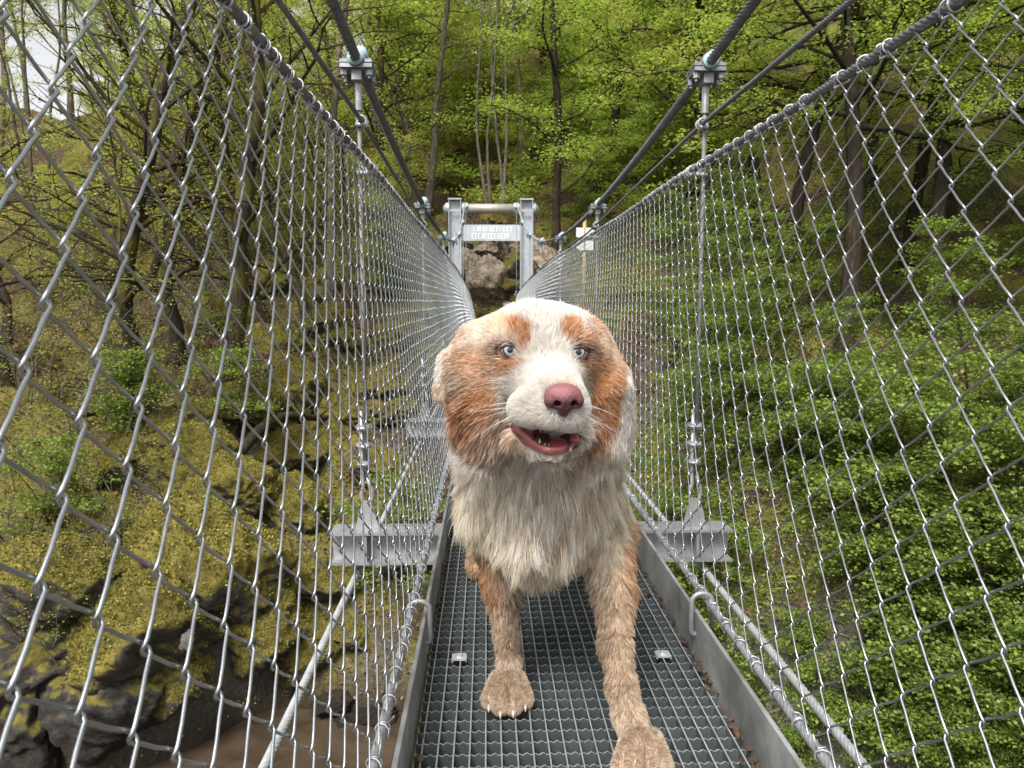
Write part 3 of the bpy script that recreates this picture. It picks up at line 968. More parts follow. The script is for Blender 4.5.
def make_panel(y0, y1, fine):
    mb = MB()
    hw = 0.243
    p = 0.0232
    n = int(hw / p)
    for i in range(-n, n + 1):
        x = i * p
        ys = np.linspace(y0 + 0.003, y1 - 0.003, 2 if y1 < 6 else 4)
        for a, b in zip(ys[:-1], ys[1:]):
            za, zb = float(deck_z(a)), float(deck_z(b))
            t = 0.0011
            v = [[x - t, a, za - 0.03], [x + t, a, za - 0.03], [x + t, b, zb - 0.03], [x - t, b, zb - 0.03],
                 [x - t, a, za], [x + t, a, za], [x + t, b, zb], [x - t, b, zb]]
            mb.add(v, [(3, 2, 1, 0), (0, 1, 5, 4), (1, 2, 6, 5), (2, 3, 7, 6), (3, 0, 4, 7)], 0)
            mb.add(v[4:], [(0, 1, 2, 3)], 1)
    q = 0.0305
    k = int((y1 - y0 - 0.02) / q)
    for j in range(k + 1):
        y = y0 + 0.012 + j * q
        z = float(deck_z(y))
        t = 0.0012
        if fine:
            m = int(2 * hw / (p / 4))
            xs = np.linspace(-hw, hw, m + 1)
            top = z - 0.0015 - 0.0036 * ((np.arange(m + 1) % 2) == 1) - 0.0012 * ((np.arange(m + 1) % 4) == 2)
        else:
            xs = np.array([-hw, hw])
            top = np.array([z - 0.002] * 2)
        m = len(xs)
        v = np.concatenate([np.stack([xs, np.full(m, y - t), np.full(m, z - 0.029)], 1), np.stack([xs, np.full(m, y - t), top], 1),
                            np.stack([xs, np.full(m, y + t), top], 1), np.stack([xs, np.full(m, y + t), np.full(m, z - 0.029)], 1)])
        f, g = [], []
        for i in range(m - 1):
            f.append((i, i + 1, m + i + 1, m + i))
            f.append((2 * m + i, 2 * m + i + 1, 3 * m + i + 1, 3 * m + i))
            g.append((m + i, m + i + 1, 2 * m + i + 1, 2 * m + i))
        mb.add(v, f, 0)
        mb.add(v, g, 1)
    # border bars
    for y in (y0 + 0.002, y1 - 0.002):
        z = float(deck_z(y))
        mb.box((-hw - 0.003, y - 0.0015, z - 0.031), (hw + 0.003, y + 0.0015, z + 0.0005), 0)
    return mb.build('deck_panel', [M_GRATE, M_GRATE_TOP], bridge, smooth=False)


edges = [Y0] + HANG_Y + [Y1 + 0.4]
panels = []
for a, b in zip(edges[:-1], edges[1:]):
    panels.append(make_panel(a + 0.002, b - 0.002, b < 4))

# saddle clips holding the grating down (sub-parts of their panel)
M_CLIP = mat_metal('saddle_clip', (0.6, 0.62, 0.63), (0.75, 0.77, 0.78), 0.4, 0.5, 30)


def clip_mesh():
    mb = MB()
    mb.box((-0.011, -0.013, 0.0008), (0.011, 0.013, 0.0034))
    mb.box((-0.0135, -0.011, -0.003), (-0.0112, 0.011, 0.003))
    mb.box((0.0112, -0.011, -0.003), (0.0135, 0.011, 0.003))
    a = np.linspace(0, 2 * np.pi, 9)[:-1]
    mb.tube([[0, 0, 0.003], [0, 0, 0.0075]], 0.0055, n=8)
    return mb


clip0 = None
for pi, (a, b) in enumerate(zip(edges[:-1], edges[1:])):
    for sx in (-1, 1):
        for yy in (a + 0.2, a + 1.26):
            if yy > b - 0.1:
                continue
            if clip0 is None:
                c = clip0 = clip_mesh().build('saddle_clip', M_CLIP, panels[pi], smooth=False)
            else:
                c = clip0.copy()
                COL.objects.link(c)
                c.parent = panels[pi]
            c.location = (sx * 0.188, yy, float(deck_z(yy)))

M_TOE = mat_metal('toe_board_steel', (0.20, 0.20, 0.195), (0.46, 0.47, 0.475), 0.55, 0.5, 7)
for sx in (-1, 1):
    mb = MB()
    x0, x1 = 0.2475, 0.2545
    ys = np.concatenate([[Y0], np.linspace(5.5, Y1 + 0.4, 14)])
    z = deck_z(ys)
    m = len(ys)
    prof = [(x0, -0.035), (x0, 0.081), (x0 + 0.001, 0.082), (x1 - 0.001, 0.082), (x1, 0.081), (x1, -0.035)]
    v = np.concatenate([np.stack([np.full(m, sx * px), ys, z + pz], 1) for px, pz in prof])
    f = []
    for k in range(len(prof)):
        k2 = (k + 1) % len(prof)
        for i in range(m - 1):
            f.append((k * m + i, k2 * m + i, k2 * m + i + 1, k * m + i + 1) if sx > 0 else (k * m + i + 1, k2 * m + i + 1, k2 * m + i, k * m + i))
    f.append(tuple(k * m for k in range(len(prof))))
    mb.add(v, f)
    tb = mb.build('toe_board', M_TOE, bridge, smooth=False)
    # bent hook bolts holding the lower rope of the fence
    for yy in ([1.36, 3.0, 5.2, 7.4] if sx > 0 else [1.34, 3.1, 5.2, 7.4]):
        hb = MB()
        zz = float(deck_z(yy))
        pts = [[0.256, yy, zz + 0.040], [0.244, yy, zz + 0.040], [0.2405, yy, zz + 0.043], [0.2395, yy, zz + 0.05], [0.2395, yy, zz + 0.100]]
        for k in range(1, 10):
            a = math.pi - k * math.pi / 9
            pts.append([0.2585 + 0.019 * math.cos(a), yy, zz + 0.102 + 0.0155 * math.sin(a)])
        pts += [[0.278, yy, zz + 0.09], [0.278, yy, zz + 0.055]]
        pts = np.array(pts)
        pts[:, 0] *= sx
        hb.tube(pts, 0.0048, n=10)
        hb.build('hook', M_GALV, tb)

for yy in HANG_Y:
    zz = float(deck_z(yy))
    mb = MB()
    L, hw, H, tf, tw = 0.605, 0.05, 0.098, 0.0075, 0.003
    zt = zz - 0.034
    mb.box((-L, yy - hw, zt - tf), (L, yy + hw, zt))
    mb.box((-L, yy - hw, zt - H), (L, yy + hw, zt - H + tf))
    mb.box((-L + 0.001, yy - tw, zt - H + tf), (L - 0.001, yy + tw, zt - tf))
    for sx in (-1, 1):                                   # end stiffeners
        mb.box((sx * 0.50 - 0.004, yy - hw + 0.004, zt - H + tf), (sx * 0.50 + 0.004, yy - tw, zt - tf))
    cb = mb.build('crossbeam', M_GALV, bridge, smooth=False)
    for sx in (-1, 1):                                   # triangular lug the hanger is shackled to
        lm = MB()
        t = 0.005
        prof = [(-0.035, zt), (0.035, zt), (0.025, zt + 0.05), (0.012, zt + 0.085), (-0.012, zt + 0.085), (-0.025, zt + 0.05)]
        v = [[sx * 0.5 + a, yy - t, b + 0.0005] for a, b in prof] + [[sx * 0.5 + a, yy + t, b + 0.0005] for a, b in prof]
        n = len(prof)
        lm.add(v, [tuple(range(n)), tuple(range(2 * n - 1, n - 1, -1))] + [((i + 1) % n, i, n + i, n + (i + 1) % n) for i in range(n)])
        lm.build('hanger_lug', M_GALV, cb, smooth=False)

# --- the chain link fences
FX0, FZ0, FX1, FZ1 = 0.272, 0.100, 0.465, 1.030
FLEN = math.hypot(FX1 - FX0, FZ1 - FZ0)
NH = 27
HSTEP = FLEN / NH
PITCH = 0.0385


def fence_point(sx, u, w, e, seed):
    """u along the bridge, w up the fence, e out of its plane."""
    w = np.asarray(w, float)
    t = w / FLEN
    slack = 0.008 * fbm(u * 1.1, w * 2.0, seed, 2) * np.sin(np.pi * np.clip(t, 0, 1))
    nx, nz = (FZ1 - FZ0) / FLEN, -(FX1 - FX0) / FLEN
    x = FX0 + (FX1 - FX0) * t + (e + slack) * nx
    z = FZ0 + (FZ1 - FZ0) * t + (e + slack) * nz + deck_z(u)
    return np.stack([sx * x, u + 0 * x, z], -1)


def fence_wires(sx, seed):
    ys = np.arange(Y0 + 0.03, Y1 - 0.02, PITCH)
    V, Q, base = [], [], 0
    AMP = PITCH / 2 + 0.0019
    for wi, yc in enumerate(ys):
        near = yc < 2.5
        mid = yc < 6.0
        nside = 7 if near else (5 if mid else 4)
        u, w, e = [], [], []
        jit = 0.0012 * np.sin(wi * 12.9898)
        for k in range(NH):
            s = 1 if (k + wi) % 2 == 0 else -1    # strand running from -s to +s side going up
            dep = 0.0026 * s
            w0, w1 = k * HSTEP, (k + 1) * HSTEP
            if near:
                fr = [(-1.0, 0.0, 0.0), (-0.97, 0.055, 0.55), (-0.86, 0.13, 1.0), (-0.3, 0.355, 1.0), (0.3, 0.645, 1.0), (0.86, 0.87, 1.0), (0.97, 0.945, 0.55)]
            elif mid:
                fr = [(-1.0, 0.0, 0.0), (-0.86, 0.12, 1.0), (0.86, 0.88, 1.0)]
            else:
                fr = [(-1.0, 0.0, 0.3), (0.9, 0.93, 0.6)]
            for a, b, d in fr:
                u.append(yc + jit + a * s * AMP)
                w.append(w0 + b * HSTEP)
                e.append(d * dep * (1 if sx > 0 else 1))
        u.append(yc + jit + AMP * (1 if (NH - 1 + wi) % 2 == 0 else -1))
        w.append(NH * HSTEP)
        e.append(0)
        u = np.array(u); w = np.array(w); e = np.array(e)
        # the net hangs a little unevenly
        u = u + 0.006 * fbm(u * 2.3, w * 3.1, seed + 3, 2)
        w = np.clip(w + 0.004 * fbm(u * 2.9, w * 2.3, seed + 5, 2), 0.0, FLEN)
        P = fence_point(sx, u, w, -e, seed)
        rad = 0.0014 if near else (0.00125 if mid else 0.0011)
        m = len(P)
        t = np.gradient(P, axis=0)
        t /= np.linalg.norm(t, axis=1)[:, None]
        a = np.array([sx * 1.0, 0, -0.2])
        nrm = a - t * (t @ a)[:, None]
        nrm /= np.linalg.norm(nrm, axis=1)[:, None]
        b = np.cross(t, nrm)
        ang = np.linspace(0, 2 * np.pi, nside, endpoint=False)
        vv = P[:, None, :] + rad * (np.cos(ang)[None, :, None] * nrm[:, None, :] + np.sin(ang)[None, :, None] * b[:, None, :])
        i = np.arange(m - 1)[:, None] * nside
        j = np.arange(nside)[None, :]
        j2 = (j + 1) % nside
        q = np.stack([i + j, i + j2, i + nside + j2, i + nside + j], -1).reshape(-1, 4)
        V.append(vv.reshape(-1, 3)); Q.append(q + base); base += m * nside
    return np.concatenate(V), np.concatenate(Q)


def loop_pts(c, axis_y, r, turns, n, tilt, adv):
    a = np.linspace(0, 2 * np.pi * turns, n)
    return np.stack([c[0] + r * np.cos(a + tilt), c[1] + axis_y * (a / (2 * np.pi * turns) - 0.5) * adv + r * 0.5 * np.sin(a * 0.5 + tilt), c[2] + r * np.sin(a + tilt)], 1)


for sx, lab in ((-1, 'chain link fence along the bridge on the side of the mossy river rocks'),
                (1, 'chain link fence along the bridge on the side of the bright green trees')):
    fe = empty('chain_link_fence', (0, 0, 0), lab, 'fence', 'chain link fences along the bridge')
    V, Q = fence_wires(sx, 1.0 if sx < 0 else 2.0)
    fast_mesh('wire_mesh', V, Q, M_WIRE, fe)
    mb = MB()
    rope(mb, lambda y: sx * FX1, lambda y: FZ1 + deck_z(y) + 0.004 * np.sin(y * 3.1), Y0, Y1, 0.0078, 0.085)
    mb.build('top_rope', M_ROPE_DARK, fe)
    mb = MB()
    rope(mb, lambda y: sx * FX0, lambda y: FZ0 + deck_z(y), Y0, Y1, 0.0064, 0.07)
    mb.build('bottom_rope', M_ROPE, fe)
    mb = MB()
    r_ = random.Random(11 + sx)
    y = Y0 + 0.03 + PITCH * 0.5
    while y < 7.5:
        yy = y + r_.uniform(-0.008, 0.008)
        z1 = FZ1 + float(deck_z(yy)) + 0.004 * math.sin(yy * 3.1)
        if r_.random() < 0.86:                            # lacing wire over the top rope
            mb.tube(loop_pts((sx * FX1, yy, z1), 1, 0.0112, r_.choice([1.3, 2.1, 2.4]), 22, r_.uniform(0, 6), r_.uniform(0.012, 0.03)), 0.0016, n=5)
            p = np.array([[sx * (FX1 + 0.006), yy - 0.012, z1 - 0.008], [sx * (FX1 - 0.010), yy, z1 - 0.016], [sx * (FX1 - 0.003), yy + 0.014, z1 - 0.006]])
            mb.tube(p, 0.0016, n=5)
        z0 = FZ0 + float(deck_z(yy))
        mb.tube(loop_pts((sx * FX0, yy, z0), 1, 0.0095, r_.choice([1.5, 2.2]), 18, r_.uniform(0, 6), r_.uniform(0.01, 0.02)), 0.0014, n=5)
        a = r_.uniform(-0.02, 0.02)
        mb.tube([[sx * (FX0 - 0.006), yy, z0 + 0.007], [sx * (FX0 - 0.012 + a * 0.3), yy + a, z0 + 0.022 + abs(a) * 0.3]], 0.0012, n=4)
        y += PITCH * 2
    mb.build('lacing_wire', M_ROPE, fe)['kind'] = 'stuff'

# --- ropes and hangers
for sx, side in ((-1, 'left'), (1, 'right')):
    where = 'on the side of the mossy rocks' if sx < 0 else 'on the side of the bright green trees'
    mb = MB()
    ys = rope_ys(-2.1, 16.2)
    zc = cable_z(ys)
    zc = np.where(ys > 16.0, 2.66, zc)
    xs = sx * 0.5 + np.where(ys > 9, (ys - 9) / 7.2 * 0.03 * sx, 0) - np.where(ys > 6, (ys - 6) / 10 * 0.05, 0)
    near = ys < 8.2
    mc = MB()
    pts = np.stack([xs, ys, zc], 1)
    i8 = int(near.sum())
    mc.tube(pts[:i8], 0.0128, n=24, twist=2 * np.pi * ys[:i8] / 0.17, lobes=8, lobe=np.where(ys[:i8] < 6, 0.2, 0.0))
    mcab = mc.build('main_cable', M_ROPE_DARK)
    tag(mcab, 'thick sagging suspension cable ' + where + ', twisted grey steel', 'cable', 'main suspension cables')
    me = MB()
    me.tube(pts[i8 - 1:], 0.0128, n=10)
    far = me.build('cable_end', M_GALV_PALE, mcab)  # far stretch made pale: the sky's reflection put into its colour
    mb = MB()
    hz = lambda y: 1.165 - 0.034 * np.clip(np.asarray(y, float) - 2.3, 0, 2.6) + np.minimum(0, deck_z(y) * 1.0)
    rope(mb, lambda y: sx * 0.492, hz, -2.1, Y1, 0.0058, 0.06)
    ho = mb.build('handrail_cable', M_ROPE_DARK)
    tag(ho, 'thin steel cable above the fence top ' + where, 'cable', 'thin upper cables')
    mb = MB()
    rope(mb, lambda y: sx * 0.53, lambda y: -0.167 + deck_z(y), -2.1, Y1, 0.0092, 0.09)
    bo = mb.build('bearing_cable', M_ROPE_PALE)
    tag(bo, 'pale steel cable under the crossbeam ends ' + where, 'cable', 'lower bearing cables')


def make_hanger(sx, yy, idx):
    zt = float(cable_z(yy))
    zb = float(deck_z(yy)) - 0.034
    x = sx * 0.5 - (0.005 * max(0, yy - 6))
    side = 'left' if sx < 0 else 'right'
    names = ['nearest', 'first', 'second', 'third', 'fourth', 'fifth', 'sixth', 'seventh']
    lab = 'steel hanger rod with clamp, %s beyond the dog %s' % (names[idx], 'beside the mossy rocks' if sx < 0 else 'beside the bright green trees')
    if idx == 0:
        lab = 'steel hanger rod beside the camera on the %s fence' % side
    h = empty('bridge_hanger', (x, yy, zb), lab, 'hanger', 'hangers between cables and deck')
    H = zt - zb
    slope = 2 * 0.0132 * (yy - 5.5)
    ang = math.atan(slope)
    rot = Matrix.Rotation(ang, 3, 'X')
    # clamp on the main cable
    mb = MB()
    c = np.array([0, 0, H])
    L = 0.045

    def tb(lo, hi):
        mb.box(c + lo, c + hi, 0, rot, c)
    prof = [(math.cos(a) * 0.026, math.sin(a) * 0.024) for a in np.linspace(0.0, 2 * math.pi, 15)[:-1]]
    mb.tube([c + np.array(rot @ Vector((0, -L, 0))), c + np.array(rot @ Vector((0, L, 0)))], 0.0255, n=16)
    tb(np.array([-0.045, -L, -0.012]), np.array([0.045, L, -0.003]))
    tb(np.array([-0.045, -L, -0.026]), np.array([0.045, L, -0.015]))
    tb(np.array([-0.014, -0.03, -0.055]), np.array([0.014, 0.03, -0.02]))
    cl = mb.build('clamp', M_CLAMP, h)
    auto_sharp(cl)
    for bx in (-0.036, 0.036):
        for by in (-0.028, 0.028):
            bm_ = MB()
            p0 = c + np.array(rot @ Vector((bx, by, -0.052)))
            p1 = c + np.array(rot @ Vector((bx, by, 0.006)))
            bm_.tube([p0, p1], 0.005, n=8)
            q0 = c + np.array(rot @ Vector((bx, by, -0.044)))
            q1 = c + np.array(rot @ Vector((bx, by, -0.027)))
            bm_.tube([q0, q1], 0.0105, n=6)
            bo = bm_.build('bolt', M_CLAMP, cl)
            auto_sharp(bo)
    lm = MB()
    for s in (-1, 1):
        lm.tube([c + np.array(rot @ Vector((0, s * 0.046, 0))), c + np.array(rot @ Vector((0, s * 0.053, 0)))], 0.0225, n=14)
    lm.tube([c + np.array(rot @ Vector((0.012, -0.04, 0.016))), c + np.array(rot @ Vector((0.012, 0.04, 0.016)))], 0.02, n=10)
    lm.build('liner', M_LINER, cl)
    mb = MB()
    mb.tube([[0, 0, H - 0.13], [0, 0, H - 0.05]], 0.0105, n=10)
    auto_sharp(mb.build('sleeve', M_GALV, h))
    mb = MB()
    mb.tube([[0, 0, 0.16], [0, 0, H - 0.12]], 0.0062, n=10)
    mb.build('rod', M_ROD, h)
    # thimble loop, its tail and three wire rope clips
    mb = MB()
    pts = []
    for k in range(17):
        a = -math.pi / 2 + (k - 8) / 8 * 2.55
        pts.append([0.017 * math.cos(a), 0, 0.105 + 0.03 * math.sin(a)])
    pts = [[-0.0125, 0, 0.36], [-0.0125, 0, 0.19]] + [[-p[0] * 1.0, 0, p[2]] for p in pts[::1]][::-1] + [[0.001, 0, 0.17]]
    mb.tube(pts, 0.0058, n=8)
    mb.build('thimble', M_ROPE, h)
    for zc_ in (0.2, 0.255, 0.31):
        mb = MB()
        mb.box((-0.022, -0.01, zc_ - 0.009), (0.012, 0.012, zc_ + 0.009))
        u = [[0.010, 0.02, zc_], [0.010, -0.006, zc_]] + [[-0.006 + 0.016 * math.cos(a), -0.006 - 0.012 * math.sin(a), zc_] for a in np.linspace(0, math.pi, 7)] + [[-0.022, 0.02, zc_]]
        mb.tube(u, 0.0045, n=8)
        for bx in (0.010, -0.022):
            mb.tube([[bx, 0.012, zc_], [bx, 0.021, zc_]], 0.0095, n=6)
        auto_sharp(mb.build('rope_clip', M_GALV, h))
    # clips that hold the thin cable and the fence rope to the hanger
    for zz, xo in ((1.165 - 0.034 * min(max(yy - 2.3, 0), 2.6) + float(deck_z(yy)), -0.008 * sx), (FZ1 + float(deck_z(yy)), -(0.5 - FX1) * sx)):
        mb = MB()
        zl = zz - zb
        for k in (-1, 1):
            pts = [[xo + 0.014 * math.cos(a) * (1 if sx > 0 else -1), 0.012 * k, zl + 0.014 * math.sin(a)] for a in np.linspace(0.2, 5.9, 12)]
            pts = [[0, 0.008 * k, zl - 0.012]] + pts + [[0, 0.008 * k, zl + 0.01]]
            mb.tube(pts, 0.0038, n=6)
        mb.box((min(0, xo) - 0.009, -0.016, zl - 0.016), (max(0, xo) + 0.009, -0.006, zl - 0.006))
        mb.build('cable_clip', M_GALV, h)
    return h


for i, yy in enumerate(HANG_Y):
    for sx in (-1, 1):
        make_hanger(sx, yy, i)

# --- the gate frame at the far end
GY, GX = 16.4, -0.05
gate = empty('bridge_gate', (GX, GY, -0.32), 'grey steel gate frame with sign panel at the far end of the bridge', 'gate frame')
for sx in (-1, 1):
    mb = MB()
    xc, hw, hd = sx * 0.745, 0.122, 0.12
    H = 3.07
    for s in (-1, 1):                                   # H section: two flanges seen on edge, web set back
        mb.box((xc + s * hw - 0.009, -hd, -0.6), (xc + s * hw + 0.009, hd, H))
    mb.box((xc - hw + 0.009, -0.008, -0.6), (xc + hw - 0.009, 0.008, H - 0.02))
    po = mb.build('post', M_GALV_PALE, gate, smooth=False)
    mb = MB()
    mb.box((xc - 0.14, -0.135, H), (xc + 0.14, 0.135, H + 0.03))
    mb.build('cap_plate', M_GALV_PALE, po, smooth=False)
    mb = MB()
    mb.box((xc - hw + 0.01, -0.118, H - 0.24), (xc + hw - 0.01, -0.1, H - 0.2))
    mb.build('stiffener', M_GALV_PALE, po, smooth=False)
    mb = MB()
    mb.tube([[sx * 0.475, 0, 2.9], [sx * 0.59, 0, 2.9]], 0.125, n=20)
    mb.tube([[sx * 0.86, 0, 2.9], [sx * 0.93, 0, 2.9], [sx * 0.99, 0, 2.9]], [0.13, 0.12, 0.05], n=20)
    auto_sharp(mb.build('saddle', M_GALV_PALE, gate))
mb = MB()
mb.tube([[-0.62, 0.0, 2.9], [0.62, 0.0, 2.9]], 0.1, n=22)
mb.build('top_pipe', mat_metal('pipe_steel', (0.33, 0.31, 0.27), (0.46, 0.43, 0.38), 0.5, 0.4, 5), gate)
mb = MB()
mb.box((-0.613, -0.035, 2.24), (0.613, -0.02, 2.57))
sp = mb.build('sign_panel', mat_metal('panel_steel', (0.38, 0.42, 0.46), (0.5, 0.54, 0.58), 0.5, 0.3, 6), gate, smooth=False)
M_LET = mat_plain('white_lettering', (0.82, 0.85, 0.88), 0.5)
mb = MB()
r_ = random.Random(4)
for (z0, z1, xa, xb) in ((2.435, 2.53, -0.36, 0.46), (2.285, 2.395, -0.4, 0.42)):     # two rows too worn to read: strokes as they show
    x = xa
    while x < xb - 0.05:
        w = r_.uniform(0.035, 0.055)
        k = r_.randrange(4)
        t = 0.014
        y0, y1 = -0.042, -0.0351
        if k in (0, 1, 2):
            mb.box((x, y0, z0), (x + t, y1, z1))
        if k in (1, 2):
            mb.box((x + t + 0.0005, y0, z1 - t), (x + w, y1, z1))
            mb.box((x + t + 0.0005, y0, z0), (x + w, y1, z0 + t))
        if k == 2:
            mb.box((x + t + 0.0005, y0, (z0 + z1) / 2 - t / 2), (x + w * 0.8, y1, (z0 + z1) / 2 + t / 2))
        if k == 3:
            s = (w * 0.5) / (z1 - z0)
            mb.add([[x, y0, z0], [x + t, y0, z0], [x + w / 2 + t, y0, z1], [x + w / 2, y0, z1], [x, y1, z0], [x + t, y1, z0], [x + w / 2 + t, y1, z1], [x + w / 2, y1, z1]],
                   [(0, 1, 2, 3), (7, 6, 5, 4), (0, 4, 5, 1), (1, 5, 6, 2), (2, 6, 7, 3), (3, 7, 4, 0)])
            mb.box((x + w / 2 + t + 0.0005, y0, z0), (x + w + t * 0.4, y1, z1))
        x += w + 0.025
mb.build('lettering', M_LET, sp, smooth=False)

# --- dead leaf bits caught along the toe boards
mb = MB()
r_ = random.Random(3)
for k in range(300):
    sx = 1 if r_.random() < 0.72 else -1
    y = r_.uniform(0.4, 3.6)
    x = sx * (0.2465 - abs(r_.gauss(0, 0.008)))
    s = r_.uniform(0.003, 0.009)
    a = r_.uniform(0, 6.3)
    v = []
    for q in range(5):
        b = a + q * 1.2566
        v.append([x + s * math.cos(b) * 0.6, y + s * math.sin(b), 0.002 + abs(r_.gauss(0, 0.003))])
    mb.add(v, [(0, 1, 2, 3, 4)])
ll = mb.build('leaf_litter', mat_plain('dead_leaf', (0.085, 0.05, 0.032), 0.8, 0.2, 0.5, 60))
tag(ll, 'brown dead leaf bits caught along the toe boards', 'leaf litter', kind='stuff')
# ================================================================== the dog
def gaxis(segs):
    out = [segs[0][0]]
    for a, b, h in segs:
        n = max(1, int(round((b - a) / h)))
        out += list(np.linspace(a, b, n + 1)[1:])
    return np.array(out, np.float32)


class Field:
    """A signed distance field on a grid whose spacing varies, built from rounded cones and ellipsoids that melt together."""

    def __init__(self, X, Y, Z):
        self.X, self.Y, self.Z = X, Y, Z
        self.D = np.full((len(X), len(Y), len(Z)), 0.12, np.float32)

    def _win(self, lo, hi):
        s = []
        for A, a, b in ((self.X, lo[0], hi[0]), (self.Y, lo[1], hi[1]), (self.Z, lo[2], hi[2])):
            i0 = int(np.searchsorted(A, a))
            i1 = int(np.searchsorted(A, b))
            s.append(slice(max(0, i0 - 1), min(len(A), i1 + 1)))
        return tuple(s)

    def _merge(self, s, d, k, sub):
        o = self.D[s]
        if sub:
            d = -d
            h = np.clip(0.5 - 0.5 * (o - d) / k, 0, 1)
            self.D[s] = o + (d - o) * h + k * h * (1 - h)
        else:
            h = np.clip(0.5 + 0.5 * (o - d) / k, 0, 1)
            self.D[s] = o + (d - o) * h - k * h * (1 - h)

    def cone(self, a, ra, b, rb, k=0.02, sub=False):
        a, b = np.asarray(a, float), np.asarray(b, float)
        m = max(ra, rb) + k + 0.03
        s = self._win(np.minimum(a, b) - m, np.maximum(a, b) + m)
        x = self.X[s[0]][:, None, None] - a[0]
        y = self.Y[s[1]][None, :, None] - a[1]
        z = self.Z[s[2]][None, None, :] - a[2]
        ab = b - a
        t = np.clip((x * ab[0] + y * ab[1] + z * ab[2]) / max(1e-9, float(ab @ ab)), 0, 1)
        d = np.sqrt((x - t * ab[0]) ** 2 + (y - t * ab[1]) ** 2 + (z - t * ab[2]) ** 2) - (ra + (rb - ra) * t)
        self._merge(s, d.astype(np.float32), k, sub)

    def chain(self, pts, k=0.012):
        for (a, ra), (b, rb) in zip(pts[:-1], pts[1:]):
            self.cone(a, ra, b, rb, k)

    def ell(self, c, r, k=0.02, sub=False, rot=None):
        c, r = np.asarray(c, float), np.asarray(r, float)
        m = (r.max() if rot is not None else r) + k + 0.03
        s = self._win(c - m, c + m)
        x = self.X[s[0]][:, None, None] - c[0]
        y = self.Y[s[1]][None, :, None] - c[1]
        z = self.Z[s[2]][None, None, :] - c[2]
        if rot is not None:
            M = np.array(Euler(rot, 'XYZ').to_matrix()).T
            x, y, z = (M[0, 0] * x + M[0, 1] * y + M[0, 2] * z, M[1, 0] * x + M[1, 1] * y + M[1, 2] * z, M[2, 0] * x + M[2, 1] * y + M[2, 2] * z)
        k0 = np.sqrt((x / r[0]) ** 2 + (y / r[1]) ** 2 + (z / r[2]) ** 2) + 1e-6
        k1 = np.sqrt((x / r[0] ** 2) ** 2 + (y / r[1] ** 2) ** 2 + (z / r[2] ** 2) ** 2) + 1e-6
        self._merge(s, (k0 * (k0 - 1) / k1).astype(np.float32), k, sub)

    def sample(self, P):
        P = np.asarray(P, float)
        idx, fr = [], []
        for A, c in ((self.X, P[..., 0]), (self.Y, P[..., 1]), (self.Z, P[..., 2])):
            i = np.clip(np.searchsorted(A, c) - 1, 0, len(A) - 2)
            idx.append(i)
            fr.append(np.clip((c - A[i]) / (A[i + 1] - A[i]), 0, 1))
        v = 0
        for a in (0, 1):
            for b in (0, 1):
                for c in (0, 1):
                    w = (fr[0] if a else 1 - fr[0]) * (fr[1] if b else 1 - fr[1]) * (fr[2] if c else 1 - fr[2])
                    v = v + w * self.D[idx[0] + a, idx[1] + b, idx[2] + c]
        return v

    def mesh(self):
        D, X, Y, Z = self.D, self.X, self.Y, self.Z
        ins = D < 0
        nx, ny, nz = D.shape
        cnt = np.zeros((nx - 1, ny - 1, nz - 1), np.int8)
        for a in (0, 1):
            for b in (0, 1):
                for c in (0, 1):
                    cnt += ins[a:nx - 1 + a, b:ny - 1 + b, c:nz - 1 + c]
        act = (cnt > 0) & (cnt < 8)
        I, J, K = np.nonzero(act)
        vid = np.full(act.shape, -1, np.int32)
        vid[I, J, K] = np.arange(len(I))
        S = np.zeros((len(I), 3))
        C = np.zeros(len(I))
        ax = (X, Y, Z)
        for d in range(3):
            o1, o2 = [k for k in range(3) if k != d]
            for p in (0, 1):
                for q in (0, 1):
                    off = [0, 0, 0]
                    off[o1], off[o2] = p, q
                    A = (I + off[0], J + off[1], K + off[2])
                    off2 = list(off)
                    off2[d] = 1
                    B = (I + off2[0], J + off2[1], K + off2[2])
                    da, db = D[A], D[B]
                    cr = (da < 0) != (db < 0)
                    t = np.where(cr, da / np.where(cr, da - db, 1), 0)
                    P = np.stack([ax[m][A[m]] + (t * (ax[m][B[m]] - ax[m][A[m]]) if m == d else 0) for m in range(3)], 1)
                    S += P * cr[:, None]
                    C += cr
        V = S / C[:, None]
        quads = []
        # x edges
        for d in range(3):
            o1, o2 = [(1, 2), (2, 0), (0, 1)][d]
            lo = [slice(None)] * 3
            hi = [slice(None)] * 3
            lo[d] = slice(0, -1)
            hi[d] = slice(1, None)
            cr = ins[tuple(lo)] != ins[tuple(hi)]
            E = np.array(np.nonzero(cr))
            ok = (E[o1] > 0) & (E[o2] > 0) & (E[o1] < D.shape[o1] - 1) & (E[o2] < D.shape[o2] - 1)
            E = E[:, ok]
            sgn = ins[tuple(E)]

            def cell(p, q):
                F = E.copy()
                F[o1] -= p
                F[o2] -= q
                return vid[tuple(F)]
            q = np.stack([cell(1, 1), cell(0, 1), cell(0, 0), cell(1, 0)], 1)
            q[~sgn] = q[~sgn][:, ::-1]
            quads.append(q)
        Q = np.concatenate(quads)
        return V, Q[(Q >= 0).all(1)]


def vert_normals(V, Q):
    n = np.cross(V[Q[:, 2]] - V[Q[:, 0]], V[Q[:, 3]] - V[Q[:, 1]])
    out = np.zeros_like(V)
    for k in range(4):
        np.add.at(out, Q[:, k], n)
    return out / (np.linalg.norm(out, axis=1)[:, None] + 1e-12)


def paint(o, name, cols):
    at_ = o.data.color_attributes.new(name, 'FLOAT_COLOR', 'POINT')
    c = np.ones((len(o.data.vertices), 4), np.float32)
    c[:, :3] = cols
    at_.data.foreach_set('color', c.ravel())


